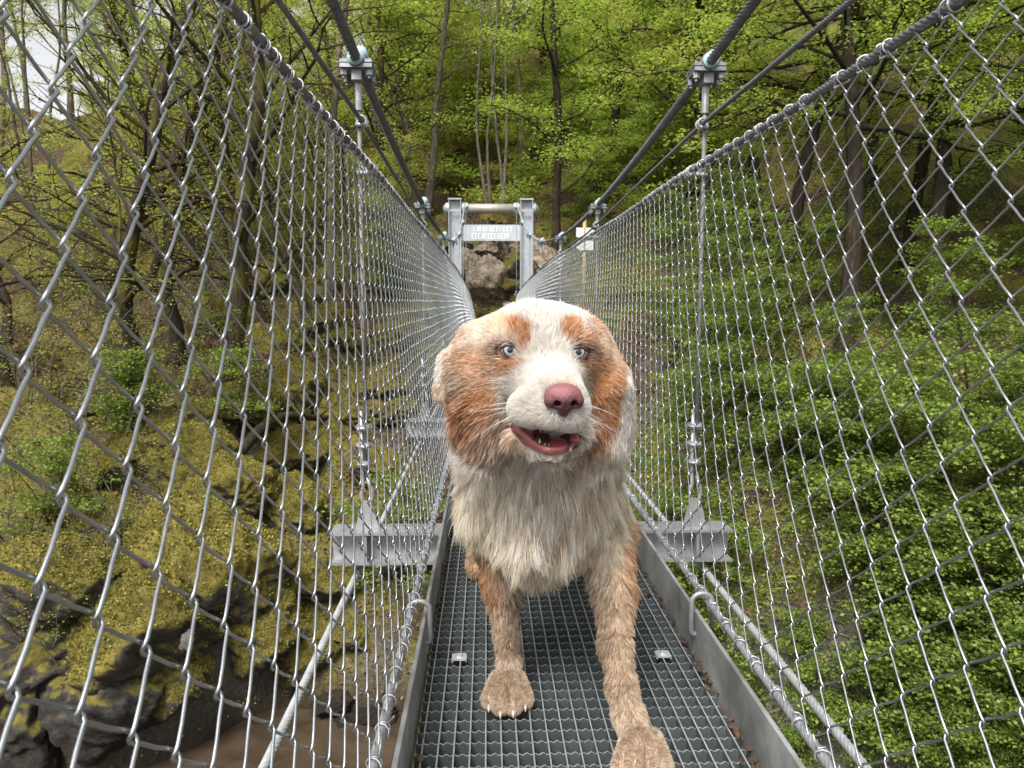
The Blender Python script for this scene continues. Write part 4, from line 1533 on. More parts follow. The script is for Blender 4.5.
# ---- the body, one continuous surface
gx = gaxis([(-0.30, -0.17, 0.005), (-0.17, 0.11, 0.0026), (0.11, 0.26, 0.005)])
gy = gaxis([(0.84, 1.10, 0.0026), (1.10, 1.34, 0.0037), (1.34, 2.02, 0.01)])
gz = gaxis([(-0.012, 0.07, 0.0035), (0.07, 0.42, 0.006), (0.42, 0.67, 0.0026)])
B = Field(gx, gy, gz)
V3 = np.array
# trunk
B.cone((-0.045, 1.27, 0.40), 0.108, (-0.02, 1.62, 0.415), 0.115, 0.03)
B.cone((-0.02, 1.62, 0.415), 0.11, (-0.012, 1.76, 0.42), 0.095, 0.04)
B.ell(at(542, 510, 1.23), (0.092, 0.095, 0.105), 0.05)
B.cone(at(540, 385, 1.13), 0.086, at(542, 480, 1.23), 0.094, 0.05)
B.cone(at(495, 505, 1.27), 0.05, at(497, 535, 1.29), 0.04, 0.04)
B.cone(at(590, 505, 1.25), 0.046, at(597, 535, 1.245), 0.036, 0.04)
# hind legs: thigh, stifle, hock, foot
for hx, fx, fy in ((-0.085, -0.160, 1.80), (0.065, 0.135, 1.83)):
    B.chain([(V3([hx, 1.72, 0.40]), 0.08), (V3([hx * 1.25, 1.64, 0.29]), 0.05), (V3([fx * 0.98, fy + 0.07, 0.155]), 0.024), (V3([fx, fy + 0.035, 0.05]), 0.019)], 0.02)
    B.cone((fx, fy + 0.03, 0.028), 0.022, (fx, fy - 0.025, 0.02), 0.022, 0.02)
# fore legs: elbow, forearm, wrist, pastern
B.chain([(at(497, 530, 1.29), 0.038), (at(501, 585, 1.268), 0.024), (at(507, 638, 1.255), 0.0138), (at(509, 664, 1.25), 0.0128), (at(508.5, 694, 1.222), 0.0155)], 0.015)
B.chain([(at(605, 530, 1.245), 0.04), (at(614, 590, 1.17), 0.027), (at(616, 650, 1.11), 0.0175), (at(622, 690, 1.085), 0.0155), (at(629, 716, 1.07), 0.0165), (at(637, 742, 1.035), 0.017)], 0.015)
PAW = []
for (px, py_, cy, yaw, sc) in ((507.5, 700, 1.198, 0.05, 1.06), (642, 752, 1.012, 0.16, 1.08)):
    cx = at(px, py_, cy)[0]
    c = V3([cx, cy, 0.0])
    ca, sa = math.cos(yaw), math.sin(yaw)
    W = lambda x, y, z: V3([cx + ca * x * sc - sa * -y * sc, cy + sa * -x * sc * -1 * 0 + ca * y * sc - 0 * x, z * sc])
    B.ell(W(0, 0.010, 0.021), (0.019 * sc, 0.022 * sc, 0.017 * sc), 0.014)
    toes = []
    for tx, ty, tr in ((-0.0265, -0.014, 0.0092), (-0.0094, -0.031, 0.0098), (0.0094, -0.031, 0.0098), (0.0265, -0.014, 0.0092)):
        B.cone(W(tx * 0.55, ty + 0.036, 0.030), 0.0085 * sc, W(tx, ty, 0.0125), tr * sc, 0.003)
        toes.append((W(tx * 1.02, ty - 0.0125, 0.009), W(tx * 1.04, ty - 0.0205, 0.004)))
    PAW.append((W(0, 0, 0.02), toes))
# head
B.ell(at(540, 351, 1.045), (0.080, 0.082, 0.061), 0.02)
B.cone(at(517, 331, 1.005), 0.020, at(514, 340, 0.995), 0.017, 0.02)
B.cone(at(569, 331, 1.000), 0.019, at(574, 340, 0.990), 0.016, 0.02)
B.cone(at(487, 388, 1.055), 0.052, at(492, 420, 1.08), 0.05, 0.03)
B.cone(at(597, 385, 1.055), 0.042, at(594, 420, 1.08), 0.05, 0.03)
B.cone(at(543, 379, 0.995), 0.040, at(561, 401, 0.902), 0.0255, 0.02)
B.ell(at(533, 408, 0.925), (0.0255, 0.034, 0.0185), 0.014)
B.ell(at(571, 412, 0.910), (0.0165, 0.027, 0.0180), 0.012)
B.ell(at(554, 412, 0.897), (0.018, 0.016, 0.0135), 0.012)
B.cone(at(528, 431, 0.985), 0.024, at(550, 446, 0.922), 0.0125, 0.012)
B.cone(at(574, 431, 0.975), 0.015, at(561, 445, 0.922), 0.0115, 0.010)
# ears folded down beside the cheeks
B.chain([(at(476, 342, 1.078), 0.019), (at(455, 365, 1.078), 0.017), (at(447, 390, 1.068), 0.013)], 0.008)
B.chain([(at(590, 342, 1.068), 0.017), (at(604, 363, 1.05), 0.0145), (at(608, 393, 1.038), 0.0115)], 0.008)
# side of the skull and the back of the mouth
B.ell(at(490, 348, 1.066), (0.031, 0.045, 0.032), 0.025)
B.ell(at(585, 347, 1.062), (0.024, 0.045, 0.030), 0.025)
B.ell(at(552, 430, 1.02), (0.045, 0.052, 0.036), 0.015)
# mouth
B.ell(at(552, 435, 0.925), (0.0275, 0.052, 0.0125), 0.004, sub=True)
B.ell(at(522, 427, 0.945), (0.020, 0.045, 0.0055), 0.004, sub=True, rot=(0, 0.55, 0))


def surf(px, py, y0=0.86, y1=1.3):
    ys = np.linspace(y0, y1, 900)
    P = np.array([at(px, py, y) for y in ys])
    d = B.sample(P)
    i = int(np.argmax(d < 0))
    return P[i]


EYES = []
for (px, py_) in ((509.5, 350.5), (577.5, 352.5)):
    s = surf(px, py_)
    EYES.append(s + V3([0, 0.0035, 0]))
for e in EYES:
    B.ell(e + V3([0, -0.001, 0]), (0.0125, 0.0125, 0.0112), 0.004, sub=True)
NOSE = at(563, 397.5, 0.0 + float(surf(563, 399)[1]))
print('eyes', EYES, 'nose', NOSE)

BV, BQ = B.mesh()
# keep what is joined to the biggest body and relax the net a little
nb = np.zeros_like(BV); cn = np.zeros(len(BV))
for it in range(2):
    nb[:] = 0; cn[:] = 0
    for k in range(4):
        np.add.at(nb, BQ[:, k], BV[BQ[:, (k + 1) % 4]]); np.add.at(cn, BQ[:, k], 1)
        np.add.at(nb, BQ[:, k], BV[BQ[:, (k + 3) % 4]]); np.add.at(cn, BQ[:, k], 1)
    BV = BV * 0.5 + 0.5 * nb / cn[:, None]
BN = vert_normals(BV, BQ)

_IM = np.array(_CM.inverted())


def photo_uv(P):
    q = (P - np.array(CAM_LOC)) @ _IM.T
    return 512 + F_PX * q[:, 0] / -q[:, 2], 384 - F_PX * q[:, 1] / -q[:, 2]


# ---- coat pattern: where each colour grows on this dog, and some painted shade
WHITE = V3([0.79, 0.75, 0.71])
CREAM = V3([0.87, 0.77, 0.63])
TAN = V3([0.54, 0.26, 0.095])
RUST = V3([0.46, 0.19, 0.065])
PINKTAN = V3([0.74, 0.52, 0.35])
MUD = V3([0.40, 0.29, 0.20])


def patch(cols, P, px, py, Y, rx, rz, ry, col, amt=1.0, soft=0.35, seed=0.0, ang=0.0):
    U, W = photo_uv(P)
    dx, dy, dz = U - px, P[:, 1] - Y, py - W
    ca, sa = math.cos(ang), math.sin(ang)
    u, v = dx * ca + dz * sa, -dx * sa + dz * ca
    d = np.sqrt((u / rx) ** 2 + (v / rz) ** 2 + (dy / ry) ** 2)
    d = d + 0.22 * fbm(P[:, 0] * 55 + P[:, 1] * 31, P[:, 2] * 55, seed, 3)
    w = amt * (1 - smooth(1 - soft, 1 + soft, d))
    return cols * (1 - w[:, None]) + np.asarray(col) * w[:, None]


def coat_colour(P):
    n = fbm(P[:, 0] * 30, P[:, 2] * 30 + P[:, 1] * 22, 5, 3)
    t = smooth(0.50, 0.36, P[:, 2] + 0.03 * n)
    c = WHITE * (1 - t[:, None]) + CREAM * t[:, None]
    # trunk: tan saddle, seen hardly at all from the front
    t = smooth(1.33, 1.45, P[:, 1] + 0.04 * n)
    c = c * (1 - t[:, None]) + TAN * 0.8 * t[:, None] + PINKTAN * 0.2 * t[:, None]
    # forehead and sides of the head
    c = patch(c, P, 478, 345, 1.05, 36, 34, 0.09, PINKTAN, 0.75, 0.4, 1)
    c = patch(c, P, 468, 330, 1.06, 14, 16, 0.06, TAN, 0.35, 0.4, 2)
    c = patch(c, P, 606, 345, 1.04, 24, 46, 0.09, PINKTAN, 0.9, 0.35, 3)
    c = patch(c, P, 507, 328, 1.0, 17, 9, 0.06, PINKTAN, 0.8, 0.4, 4)
    # brows
    c = patch(c, P, 480, 338, 1.02, 16, 15, 0.06, WHITE, 0.6, 0.5, 40)
    c = patch(c, P, 519, 332, 0.99, 11, 9, 0.06, TAN, 1.0, 0.4, 5, -0.25)
    c = patch(c, P, 526, 343, 0.99, 6, 11, 0.06, TAN, 1.0, 0.35, 6)
    c = patch(c, P, 568, 334, 0.99, 10, 11, 0.06, TAN, 1.0, 0.4, 7, 0.2)
    c = patch(c, P, 580, 340, 1.0, 10, 8, 0.06, TAN, 0.75, 0.4, 8)
    # round the eyes and down the cheeks
    c = patch(c, P, 505, 365, 0.99, 23, 9, 0.06, TAN, 0.9, 0.4, 9, -0.1)
    c = patch(c, P, 588, 366, 0.99, 10, 14, 0.06, TAN, 0.9, 0.3, 10)
    c = patch(c, P, 477, 391, 1.04, 29, 40, 0.09, TAN, 1.0, 0.4, 11, -0.12)
    c = patch(c, P, 474, 413, 1.06, 23, 30, 0.10, RUST, 0.75, 0.5, 12)
    c = patch(c, P, 468, 380, 1.04, 18, 12, 0.07, MUD * 0.8, 0.65, 0.5, 13)
    c = patch(c, P, 494, 391, 1.0, 9, 14, 0.06, TAN, 0.9, 0.4, 14)
    c = patch(c, P, 599, 393, 1.03, 18, 32, 0.08, TAN, 1.0, 0.22, 15)
    c = patch(c, P, 591, 418, 1.05, 15, 29, 0.10, RUST, 0.8, 0.4, 16, -0.2)
    c = patch(c, P, 614, 385, 1.03, 8, 36, 0.05, RUST, 0.6, 0.4, 17)  # rear rim of the ear: shadow between ear and ruff painted as darker fur
    c = patch(c, P, 592, 328, 1.04, 7, 14, 0.05, TAN, 0.45, 0.4, 18)
    c = patch(c, P, 630, 395, 1.08, 11, 70, 0.12, WHITE, 0.9, 0.35, 31)
    c = patch(c, P, 445, 432, 1.10, 10, 40, 0.12, WHITE, 0.8, 0.4, 32)
    # left ear tip and rim
    c = patch(c, P, 440, 372, 1.06, 11, 34, 0.06, WHITE, 0.92, 0.4, 19, 0.15)
    c = patch(c, P, 442, 385, 1.04, 5, 12, 0.05, PINKTAN, 0.8, 0.4, 20)
    c = patch(c, P, 506, 354, 0.99, 17, 13, 0.06, TAN, 0.6, 0.4, 33)
    c = patch(c, P, 582, 356, 0.99, 13, 13, 0.06, TAN, 0.7, 0.4, 34)
    c = patch(c, P, 462, 372, 1.05, 10, 22, 0.06, MUD * 0.7, 0.55, 0.5, 35)  # dark cheek hair, deepened with painted shade to give the head depth
    c = patch(c, P, 506, 350, 0.99, 14, 9, 0.06, RUST * 0.45, 0.8, 0.5, 37, 0.1)
    c = patch(c, P, 581, 352, 0.99, 12, 9, 0.06, RUST * 0.45, 0.8, 0.5, 38, -0.1)
    # blaze and muzzle
    c = patch(c, P, 545, 325, 0.99, 10, 40, 0.09, WHITE, 0.97, 0.3, 21)
    c = patch(c, P, 543, 399, 0.93, 38, 24, 0.06, WHITE * 0.88, 1.0, 0.25, 22, -0.35)  # white fur greyed here: the muzzle's soft shading put into the colour
    c = patch(c, P, 545, 370, 0.95, 17, 16, 0.06, WHITE, 1.0, 0.3, 36)
    c = patch(c, P, 566, 382, 0.90, 10, 7, 0.04, V3([0.80, 0.58, 0.52]), 0.7, 0.5, 23)
    c = patch(c, P, 503, 434, 0.99, 24, 24, 0.07, PINKTAN * 0.7, 0.8, 0.5, 41)
    # chin and throat
    c = patch(c, P, 542, 482, 1.08, 30, 42, 0.12, WHITE * 0.97, 0.8, 0.4, 24)
    c = patch(c, P, 543, 565, 1.18, 70, 32, 0.14, CREAM * 0.86, 0.6, 0.5, 25)
    # shoulders and legs
    legs = smooth(0.275, 0.175, P[:, 2] + 0.03 * n) * (P[:, 1] < 1.45)
    c = c * (1 - legs[:, None]) + V3([0.62, 0.475, 0.345]) * legs[:, None]
    c = patch(c, P, 482, 575, 1.27, 18, 34, 0.12, TAN, 0.8, 0.45, 26)
    c = patch(c, P, 632, 560, 1.21, 16, 58, 0.12, TAN * 1.05, 0.75, 0.45, 27)
    c = patch(c, P, 515, 615, 1.26, 11, 50, 0.09, MUD * 0.8, 0.85, 0.5, 28)
    c = patch(c, P, 601, 640, 1.13, 11, 80, 0.12, MUD * 0.8, 0.8, 0.5, 29)
    st_ = smooth(0.05, 0.5, fbm(P[:, 0] * 130, P[:, 2] * 42 + P[:, 1] * 30, 61, 3)) * legs * 0.55
    c = c * (1 - st_[:, None]) + MUD * 0.85 * st_[:, None]
    feet = smooth(0.075, 0.045, P[:, 2]) * (P[:, 1] < 1.45)
    c = c * (1 - 0.8 * feet[:, None]) + V3([0.82, 0.68, 0.56]) * 0.8 * feet[:, None]
    hind = (P[:, 1] > 1.45) & (P[:, 2] < 0.16)
    c[hind] = PINKTAN * 0.85
    return np.clip(c, 0.01, 0.95)


LIPS = V3([(506, 415), (513, 418.5), (522, 421.5), (539, 425), (556, 425), (573, 430), (582, 435), (579, 446), (569, 453), (551, 456), (539, 453), (524, 445.5), (512, 432)])
GAPE = V3([(530, 423), (556, 425), (572, 430), (575, 438), (568, 446), (551, 448.5), (540, 445), (533, 435)])


def poly_dist(u, v, G):
    """Signed distance to an outline, negative inside."""
    d = np.full(len(u), 1e9)
    ins = np.zeros(len(u), bool)
    for (x0, y0), (x1, y1) in zip(G, np.roll(G, -1, 0)):
        ex, ey = x1 - x0, y1 - y0
        t = np.clip(((u - x0) * ex + (v - y0) * ey) / (ex * ex + ey * ey), 0, 1)
        d = np.minimum(d, np.hypot(u - x0 - t * ex, v - y0 - t * ey))
        c = ((y0 > v) != (y1 > v)) & (u < (x1 - x0) * (v - y0) / (y1 - y0 + 1e-12) + x0)
        ins ^= c
    return np.where(ins, -d, d)


def mouth_mask(P, outline=None):
    """1 inside the open mouth and on its bare lips."""
    u, v = photo_uv(P)
    m = 1 - smooth(-0.6, 0.8, poly_dist(u, v, LIPS if outline is None else outline))
    return m * (P[:, 1] < 1.02)


M_SKIN, nt, bs = new_mat('dog_skin')
ca_ = nt.nodes.new('ShaderNodeVertexColor'); ca_.layer_name = 'coat'
nt.links.new(ca_.outputs[0], bs.inputs['Base Color'])
ra_ = nt.nodes.new('ShaderNodeAttribute'); ra_.attribute_name = 'wet'
mr_ = N(nt, 'ShaderNodeMapRange'); mr_.inputs['To Min'].default_value = 0.8; mr_.inputs['To Max'].default_value = 0.22
nt.links.new(ra_.outputs['Fac'], mr_.inputs['Value'])
nt.links.new(mr_.outputs[0], bs.inputs['Roughness'])
n_ = tex_noise(nt, 260, 3, 0.6)
bump(nt, bs, n_.outputs['Fac'], 0.25, 0.001)

dog_root = empty('dog', (-0.04, 1.4, 0.0), 'shaggy cream and tan dog with blue eyes and open mouth walking on the bridge deck', 'dog')
off = V3(dog_root.location)
body = fast_mesh('dog_body', BV - off, BQ, M_SKIN, dog_root)
cols = coat_colour(BV) * 0.9
mm = mouth_mask(BV)
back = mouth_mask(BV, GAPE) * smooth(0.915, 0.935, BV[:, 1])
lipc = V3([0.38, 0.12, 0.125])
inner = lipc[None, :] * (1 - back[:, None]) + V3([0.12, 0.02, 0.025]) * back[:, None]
pig = smooth(0.25, 0.5, fbm(BV[:, 0] * 160, BV[:, 2] * 160, 9, 3))
inner = inner * (1 - 0.45 * pig[:, None])
lu, lv = photo_uv(BV)
edge = smooth(3.2, 1.2, np.abs(poly_dist(lu, lv, LIPS))) * (lv < 420 + (lu - 506) * 0.25)
inner = inner * (1 - 0.8 * edge[:, None])
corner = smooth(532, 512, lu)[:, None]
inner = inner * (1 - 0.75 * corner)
cols = cols * (1 - mm[:, None]) + inner * mm[:, None]
em = np.zeros(len(BV))
for e in EYES:
    d = np.linalg.norm((BV - e) * V3([1, 0.75, 1.15]), axis=1)
    em = np.maximum(em, 1 - smooth(0.0125, 0.015, d))
cols = cols * (1 - em[:, None]) + V3([0.06, 0.035, 0.03]) * em[:, None]
paint(body, 'coat', cols)
wa = body.data.attributes.new('wet', 'FLOAT', 'POINT')
wa.data.foreach_set('value', np.maximum(mm, em * 0.6).astype(np.float32))

# ---- the coat: strands rooted on the body
FL = []     # control points: place, length, flow, lift, clump


def ctrl(px, py, Y, L, fx, fy, fz, lift, clump):
    f = V3([fx, fy, fz], float) if not isinstance(fx, np.ndarray) else fx
    FL.append((at(px, py, Y), L, f / np.linalg.norm(f), lift, clump))


for a in (
    (560, 382, 0.90, 0.004, -0.1, 1, 0.6, 0.25, 0.0), (541, 370, 0.95, 0.007, -0.1, 1, 0.6, 0.3, 0.1),
    (516, 417, 0.94, 0.003, -0.6, 1, 0.1, 0.15, 0.0), (505, 411, 0.96, 0.005, -0.9, 0.8, -0.1, 0.2, 0.1), (525, 395, 0.91, 0.006, -0.8, 0.8, -0.1, 0.25, 0.1), (505, 385, 0.95, 0.011, -0.9, 0.6, -0.3, 0.3, 0.2),
    (578, 395, 0.92, 0.006, 0.8, 0.8, -0.1, 0.25, 0.1), (543, 419, 0.90, 0.004, -0.3, 0.8, -0.3, 0.2, 0.1), (568, 424, 0.895, 0.004, 0.2, 0.8, -0.4, 0.2, 0.1),
    (543, 340, 0.99, 0.011, 0, 0.7, 1, 0.35, 0.2), (515, 328, 0.99, 0.013, -0.4, 0.7, 0.8, 0.4, 0.3), (570, 328, 0.99, 0.013, 0.4, 0.7, 0.8, 0.4, 0.3),
    (543, 312, 1.02, 0.016, 0, 1, 0.5, 0.45, 0.3), (541, 300, 1.06, 0.018, 0, 1, 0.1, 0.5, 0.3), (500, 312, 1.04, 0.018, -0.6, 0.8, 0.2, 0.45, 0.3), (580, 310, 1.04, 0.018, 0.5, 0.8, 0.1, 0.45, 0.3),
    (495, 352, 1.0, 0.012, -1, 0.5, 0.1, 0.3, 0.2), (590, 352, 1.0, 0.012, 1, 0.5, 0.1, 0.3, 0.2),
    (497, 372, 0.99, 0.015, -1, 0.4, -0.4, 0.35, 0.3), (590, 374, 0.99, 0.014, 0.8, 0.5, -0.4, 0.35, 0.3),
    (475, 345, 1.04, 0.016, -0.7, 0.5, -0.5, 0.4, 0.35), (475, 385, 1.03, 0.024, -0.8, 0.35, -0.6, 0.45, 0.5), (478, 420, 1.05, 0.038, -0.55, 0.2, -0.9, 0.45, 0.55),
    (600, 385, 1.03, 0.020, 0.6, 0.35, -0.8, 0.4, 0.5), (596, 425, 1.05, 0.038, 0.35, 0.2, -1, 0.42, 0.55),
    (450, 345, 1.07, 0.014, -0.5, 0.3, -0.9, 0.4, 0.4), (440, 385, 1.05, 0.017, -0.35, 0.2, -1, 0.4, 0.45), (612, 345, 1.04, 0.012, 0.3, 0.3, -1, 0.3, 0.4), (614, 390, 1.03, 0.014, 0.1, 0.2, -1, 0.3, 0.45),
    (530, 455, 0.97, 0.018, -0.1, 0.4, -1, 0.3, 0.5), (551, 457, 0.925, 0.012, 0, -0.05, -1, 0.12, 0.6), (507, 440, 0.99, 0.024, -0.4, 0.3, -1, 0.35, 0.5), (578, 450, 0.97, 0.020, 0.2, 0.3, -1, 0.3, 0.5),
    (541, 482, 1.10, 0.060, 0, -0.1, -1, 0.32, 0.75), (500, 465, 1.13, 0.062, -0.25, 0, -1, 0.4, 0.7), (585, 465, 1.13, 0.062, 0.25, 0, -1, 0.4, 0.7),
    (455, 440, 1.17, 0.055, -0.5, 0.3, -0.9, 0.5, 0.55), (625, 430, 1.17, 0.055, 0.5, 0.3, -0.9, 0.5, 0.55), (460, 490, 1.22, 0.052, -0.12, 0.2, -1, 0.3, 0.6), (620, 490, 1.22, 0.050, 0.1, 0.2, -1, 0.3, 0.6),
    (541, 520, 1.14, 0.070, 0, 0, -1, 0.28, 0.8), (500, 535, 1.18, 0.042, -0.1, 0, -1, 0.3, 0.75), (585, 535, 1.18, 0.042, 0.05, 0, -1, 0.3, 0.75),
    (538, 575, 1.22, 0.055, 0, 0.1, -1, 0.2, 0.8), (520, 575, 1.25, 0.035, 0, 0.1, -1, 0.2, 0.8), (575, 575, 1.25, 0.035, 0, 0.1, -1, 0.2, 0.8),
    (478, 555, 1.27, 0.024, -0.25, 0.2, -1, 0.3, 0.7), (625, 545, 1.22, 0.025, 0.25, 0.2, -1, 0.3, 0.65),
    (500, 600, 1.26, 0.022, 0, 0.1, -1, 0.25, 0.7), (506, 645, 1.25, 0.012, 0, 0.05, -1, 0.22, 0.65), (509, 680, 1.235, 0.008, 0, -0.2, -1, 0.25, 0.5), (508, 705, 1.20, 0.0038, 0, -1, -0.5, 0.08, 0.3), (508, 695, 1.21, 0.0055, 0, -1, -0.6, 0.2, 0.5),
    (614, 600, 1.15, 0.024, 0.05, 0.1, -1, 0.25, 0.7), (618, 650, 1.10, 0.015, 0, 0.05, -1, 0.22, 0.65), (625, 705, 1.07, 0.010, 0.05, -0.3, -1, 0.25, 0.5), (640, 760, 1.00, 0.0034, 0.05, -1, -0.5, 0.08, 0.3), (640, 745, 1.03, 0.0055, 0.05, -1, -0.6, 0.2, 0.5),
    (541, 330, 1.25, 0.05, 0, 1, -0.1, 0.4, 0.4), (470, 400, 1.4, 0.05, -0.2, 1, -0.6, 0.3, 0.5), (620, 400, 1.4, 0.05, 0.2, 1, -0.6, 0.3, 0.5), (545, 470, 1.75, 0.045, 0, 0.5, -1, 0.3, 0.5),
    (490, 510, 1.8, 0.022, 0, 0.2, -1, 0.3, 0.5), (470, 560, 1.8, 0.012, 0, 0, -1, 0.3, 0.5), (606, 560, 1.83, 0.012, 0, 0, -1, 0.3, 0.5),
):
    ctrl(*a)
FP = V3([f[0] for f in FL]); FLen = V3([f[1] for f in FL]); FDir = V3([f[2] for f in FL]); FLift = V3([f[3] for f in FL]); FCl = V3([f[4] for f in FL])


def flow_field(P):
    L = np.zeros(len(P)); D = np.zeros((len(P), 3)); Li = np.zeros(len(P)); Cl = np.zeros(len(P))
    for i in range(0, len(P), 20000):
        p = P[i:i + 20000]
        d2 = ((p[:, None, :] - FP[None]) ** 2).sum(-1)
        dm = d2.min(1)[:, None]
        w = np.exp(-(d2 - dm) / (0.35 * dm + 0.00025))
        w /= w.sum(1)[:, None]
        L[i:i + 20000] = w @ FLen; D[i:i + 20000] = w @ FDir; Li[i:i + 20000] = w @ FLift; Cl[i:i + 20000] = w @ FCl
    return L, D, Li, Cl


def scatter(dens_fn, r):
    T = np.concatenate([BQ[:, [0, 1, 2]], BQ[:, [0, 2, 3]]])
    a, b, c = BV[T[:, 0]], BV[T[:, 1]], BV[T[:, 2]]
    ar = 0.5 * np.linalg.norm(np.cross(b - a, c - a), axis=1)
    cen = (a + b + c) / 3
    ex = ar * dens_fn(cen)
    n = np.floor(ex + r.random(len(ex))).astype(int)
    idx = np.repeat(np.arange(len(T)), n)
    u, v = r.random(len(idx)), r.random(len(idx))
    fl = u + v > 1
    u[fl], v[fl] = 1 - u[fl], 1 - v[fl]
    w0 = (1 - u - v)[:, None]; u = u[:, None]; v = v[:, None]
    P = a[idx] * w0 + b[idx] * u + c[idx] * v
    n0 = BN[T[idx, 0]] * w0 + BN[T[idx, 1]] * u + BN[T[idx, 2]] * v
    return P, n0 / np.linalg.norm(n0, axis=1)[:, None]


def density(c):
    d = np.full(len(c), 55.0)                       # hairs per square centimetre
    d = np.where((c[:, 1] < 1.30) & (c[:, 2] > 0.25), 62.0, d)
    d = np.where((c[:, 1] < 1.12) & (c[:, 2] > 0.44), 75.0, d)
    d = np.where((c[:, 1] < 1.03) & (c[:, 2] > 0.50), 130.0, d)
    d = np.where((c[:, 2] < 0.25) & (c[:, 1] < 1.4), 70.0, d)
    d = np.where((c[:, 2] < 0.08) & (c[:, 1] < 1.4), 150.0, d)
    d = np.where(c[:, 1] > 1.36, 16.0, d)
    return d * 1e4


hr = np.random.default_rng(21)
HP, HN = scatter(density, hr)
keep = np.ones(len(HP), bool)
keep &= mouth_mask(HP) < 0.5
keep &= HP[:, 2] > 0.004
for e in EYES:
    keep &= np.linalg.norm((HP - e) * V3([1, 0.75, 1.15]), axis=1) > 0.0142
nd = (HP - (NOSE + V3([0, 0.004, -0.002]))) / V3([0.0195, 0.022, 0.0145])
keep &= np.linalg.norm(nd, axis=1) > 1.0
HP, HN = HP[keep], HN[keep]
nH = len(HP)
print('strands', nH)
L, D, Li, Cl = flow_field(HP)
L = L * (0.72 + 0.5 * hr.random(nH)) * np.where(hr.random(nH) < 0.08, 1.4, 1.0)
T_ = D - HN * (D * HN).sum(1)[:, None]
T_ /= np.linalg.norm(T_, axis=1)[:, None] + 1e-6
wv = np.stack([fbm(HP[:, 0] * 38 + k * 7, HP[:, 2] * 38 + HP[:, 1] * 27, 30 + k, 3) for k in range(3)], 1)
jit = hr.normal(0, 1, (nH, 3))
d0 = T_ + HN * (Li * np.where(HP[:, 2] < 0.27, 0.55, 1.35))[:, None] + wv * np.where(HP[:, 2] < 0.27, 0.18, 0.5)[:, None] + jit * np.where(HP[:, 2] < 0.27, 0.10, 0.2)[:, None]
d0 /= np.linalg.norm(d0, axis=1)[:, None]
# bend towards the lie of the coat and down
tgt = T_ * 0.7 + HN * 0.08 + V3([0, 0, -0.35]) * smooth(0.02, 0.06, L)[:, None] + wv * np.where(HP[:, 2] < 0.27, 0.2, 0.55)[:, None]
NK = 6
S = np.linspace(0, 1, NK)
PTS = np.empty((nH, NK, 3), np.float32)
pos = HP - HN * 0.0015
PTS[:, 0] = pos
cur = d0.copy()
for k in range(1, NK):
    f = S[k]
    cur = d0 * (1 - f) + tgt * f
    cur /= np.linalg.norm(cur, axis=1)[:, None]
    pos = pos + cur * (L / (NK - 1))[:, None]
    PTS[:, k] = pos
# push strands that dive under the skin back out
for k in range(2, NK):
    sd = B.sample(PTS[:, k])
    sink = np.clip(0.002 + 0.0015 * k - sd, 0, 0.02)
    PTS[:, k] += (HN * sink[:, None] * 0.8).astype(np.float32)


def clump(level, spacing_fn, amount, power, seed):
    r2 = np.random.default_rng(seed)
    pick = r2.random(nH) < spacing_fn
    g = np.nonzero(pick)[0]
    kd = kdtree.KDTree(len(g))
    for i, gi in enumerate(g):
        kd.insert(HP[gi], i)
    kd.balance()
    own = np.fromiter((g[kd.find(p)[1]] for p in HP), int, nH)
    am = amount[:, None] * (S[None, :] ** power)
    ref = PTS[own]
    sway = (r2.normal(0, 1, (nH, 3)) * V3([1, 0.6, 0.4]))[own] * (L * 0.11)[:, None]
    # compare at the same arc length
    PTS[:] = PTS * (1 - am[..., None]) + (ref + (HP - HP[own])[:, None, :] * 0.12) * am[..., None] + sway[:, None, :] * (Cl[:, None, None] * (S ** 2)[None, :, None])
    return own


sp1 = np.clip(0.0018 / (L + 0.004), 0.02, 0.14)
own1 = clump(0, sp1 * 2.2, np.clip(Cl * 0.85, 0, 0.7), 1.0, 5)
own2 = clump(1, sp1 * 0.35, Cl * 0.28, 1.8, 6)
HC = coat_colour(HP)
rv = hr.normal(0, 1, nH)
cvar = (np.random.default_rng(3).normal(0, 1, nH))[own1]
HC = HC * (1 + 0.20 * np.clip(rv, -2, 1.2) + np.where(HP[:, 2] < 0.28, 0.24, np.where(HP[:, 2] < 0.47, 0.22, 0.15)) * np.clip(cvar, -2, 1.2))[:, None]
mix = (hr.random(nH) < 0.20)[:, None]
HC = np.where(mix, HC * 0.5 + CREAM * 0.5, HC)
lowf = fbm(HP[:, 0] * 75, HP[:, 2] * 75, 71, 3)
HC = HC * (1 + 0.22 * lowf * (HP[:, 2] > 0.4))[:, None]
mix = ((hr.random(nH) < 0.10 + 0.20 * smooth(-0.1, 0.5, fbm(HP[:, 0] * 48, HP[:, 2] * 48, 72, 3))) & (HP[:, 2] > 0.4))[:, None]
HC = np.where(mix, HC * 0.25 + WHITE * 0.75, HC)
wetc = (smooth(0.6, 1.4, (np.random.default_rng(8).normal(0, 1, nH))[own2]) * smooth(0.52, 0.42, HP[:, 2]))[:, None]
HC = HC * (1 - 0.45 * wetc) + MUD * 0.45 * wetc
HC = HC * np.where(HP[:, 2] > 0.25, 1.08, 1.0)[:, None]
HC = np.clip(HC, 0.01, 0.92)
rootr = np.where(L < 0.007, 0.00018, np.where(L < 0.014, 0.00027, 0.00042)) * (0.8 + 0.4 * hr.random(nH))
rootr = np.where(HP[:, 1] > 1.36, rootr * 2.2, rootr)
prof = V3([1.0, 1.0, 0.95, 0.8, 0.55, 0.15])
RAD = rootr[:, None] * prof[None, :]

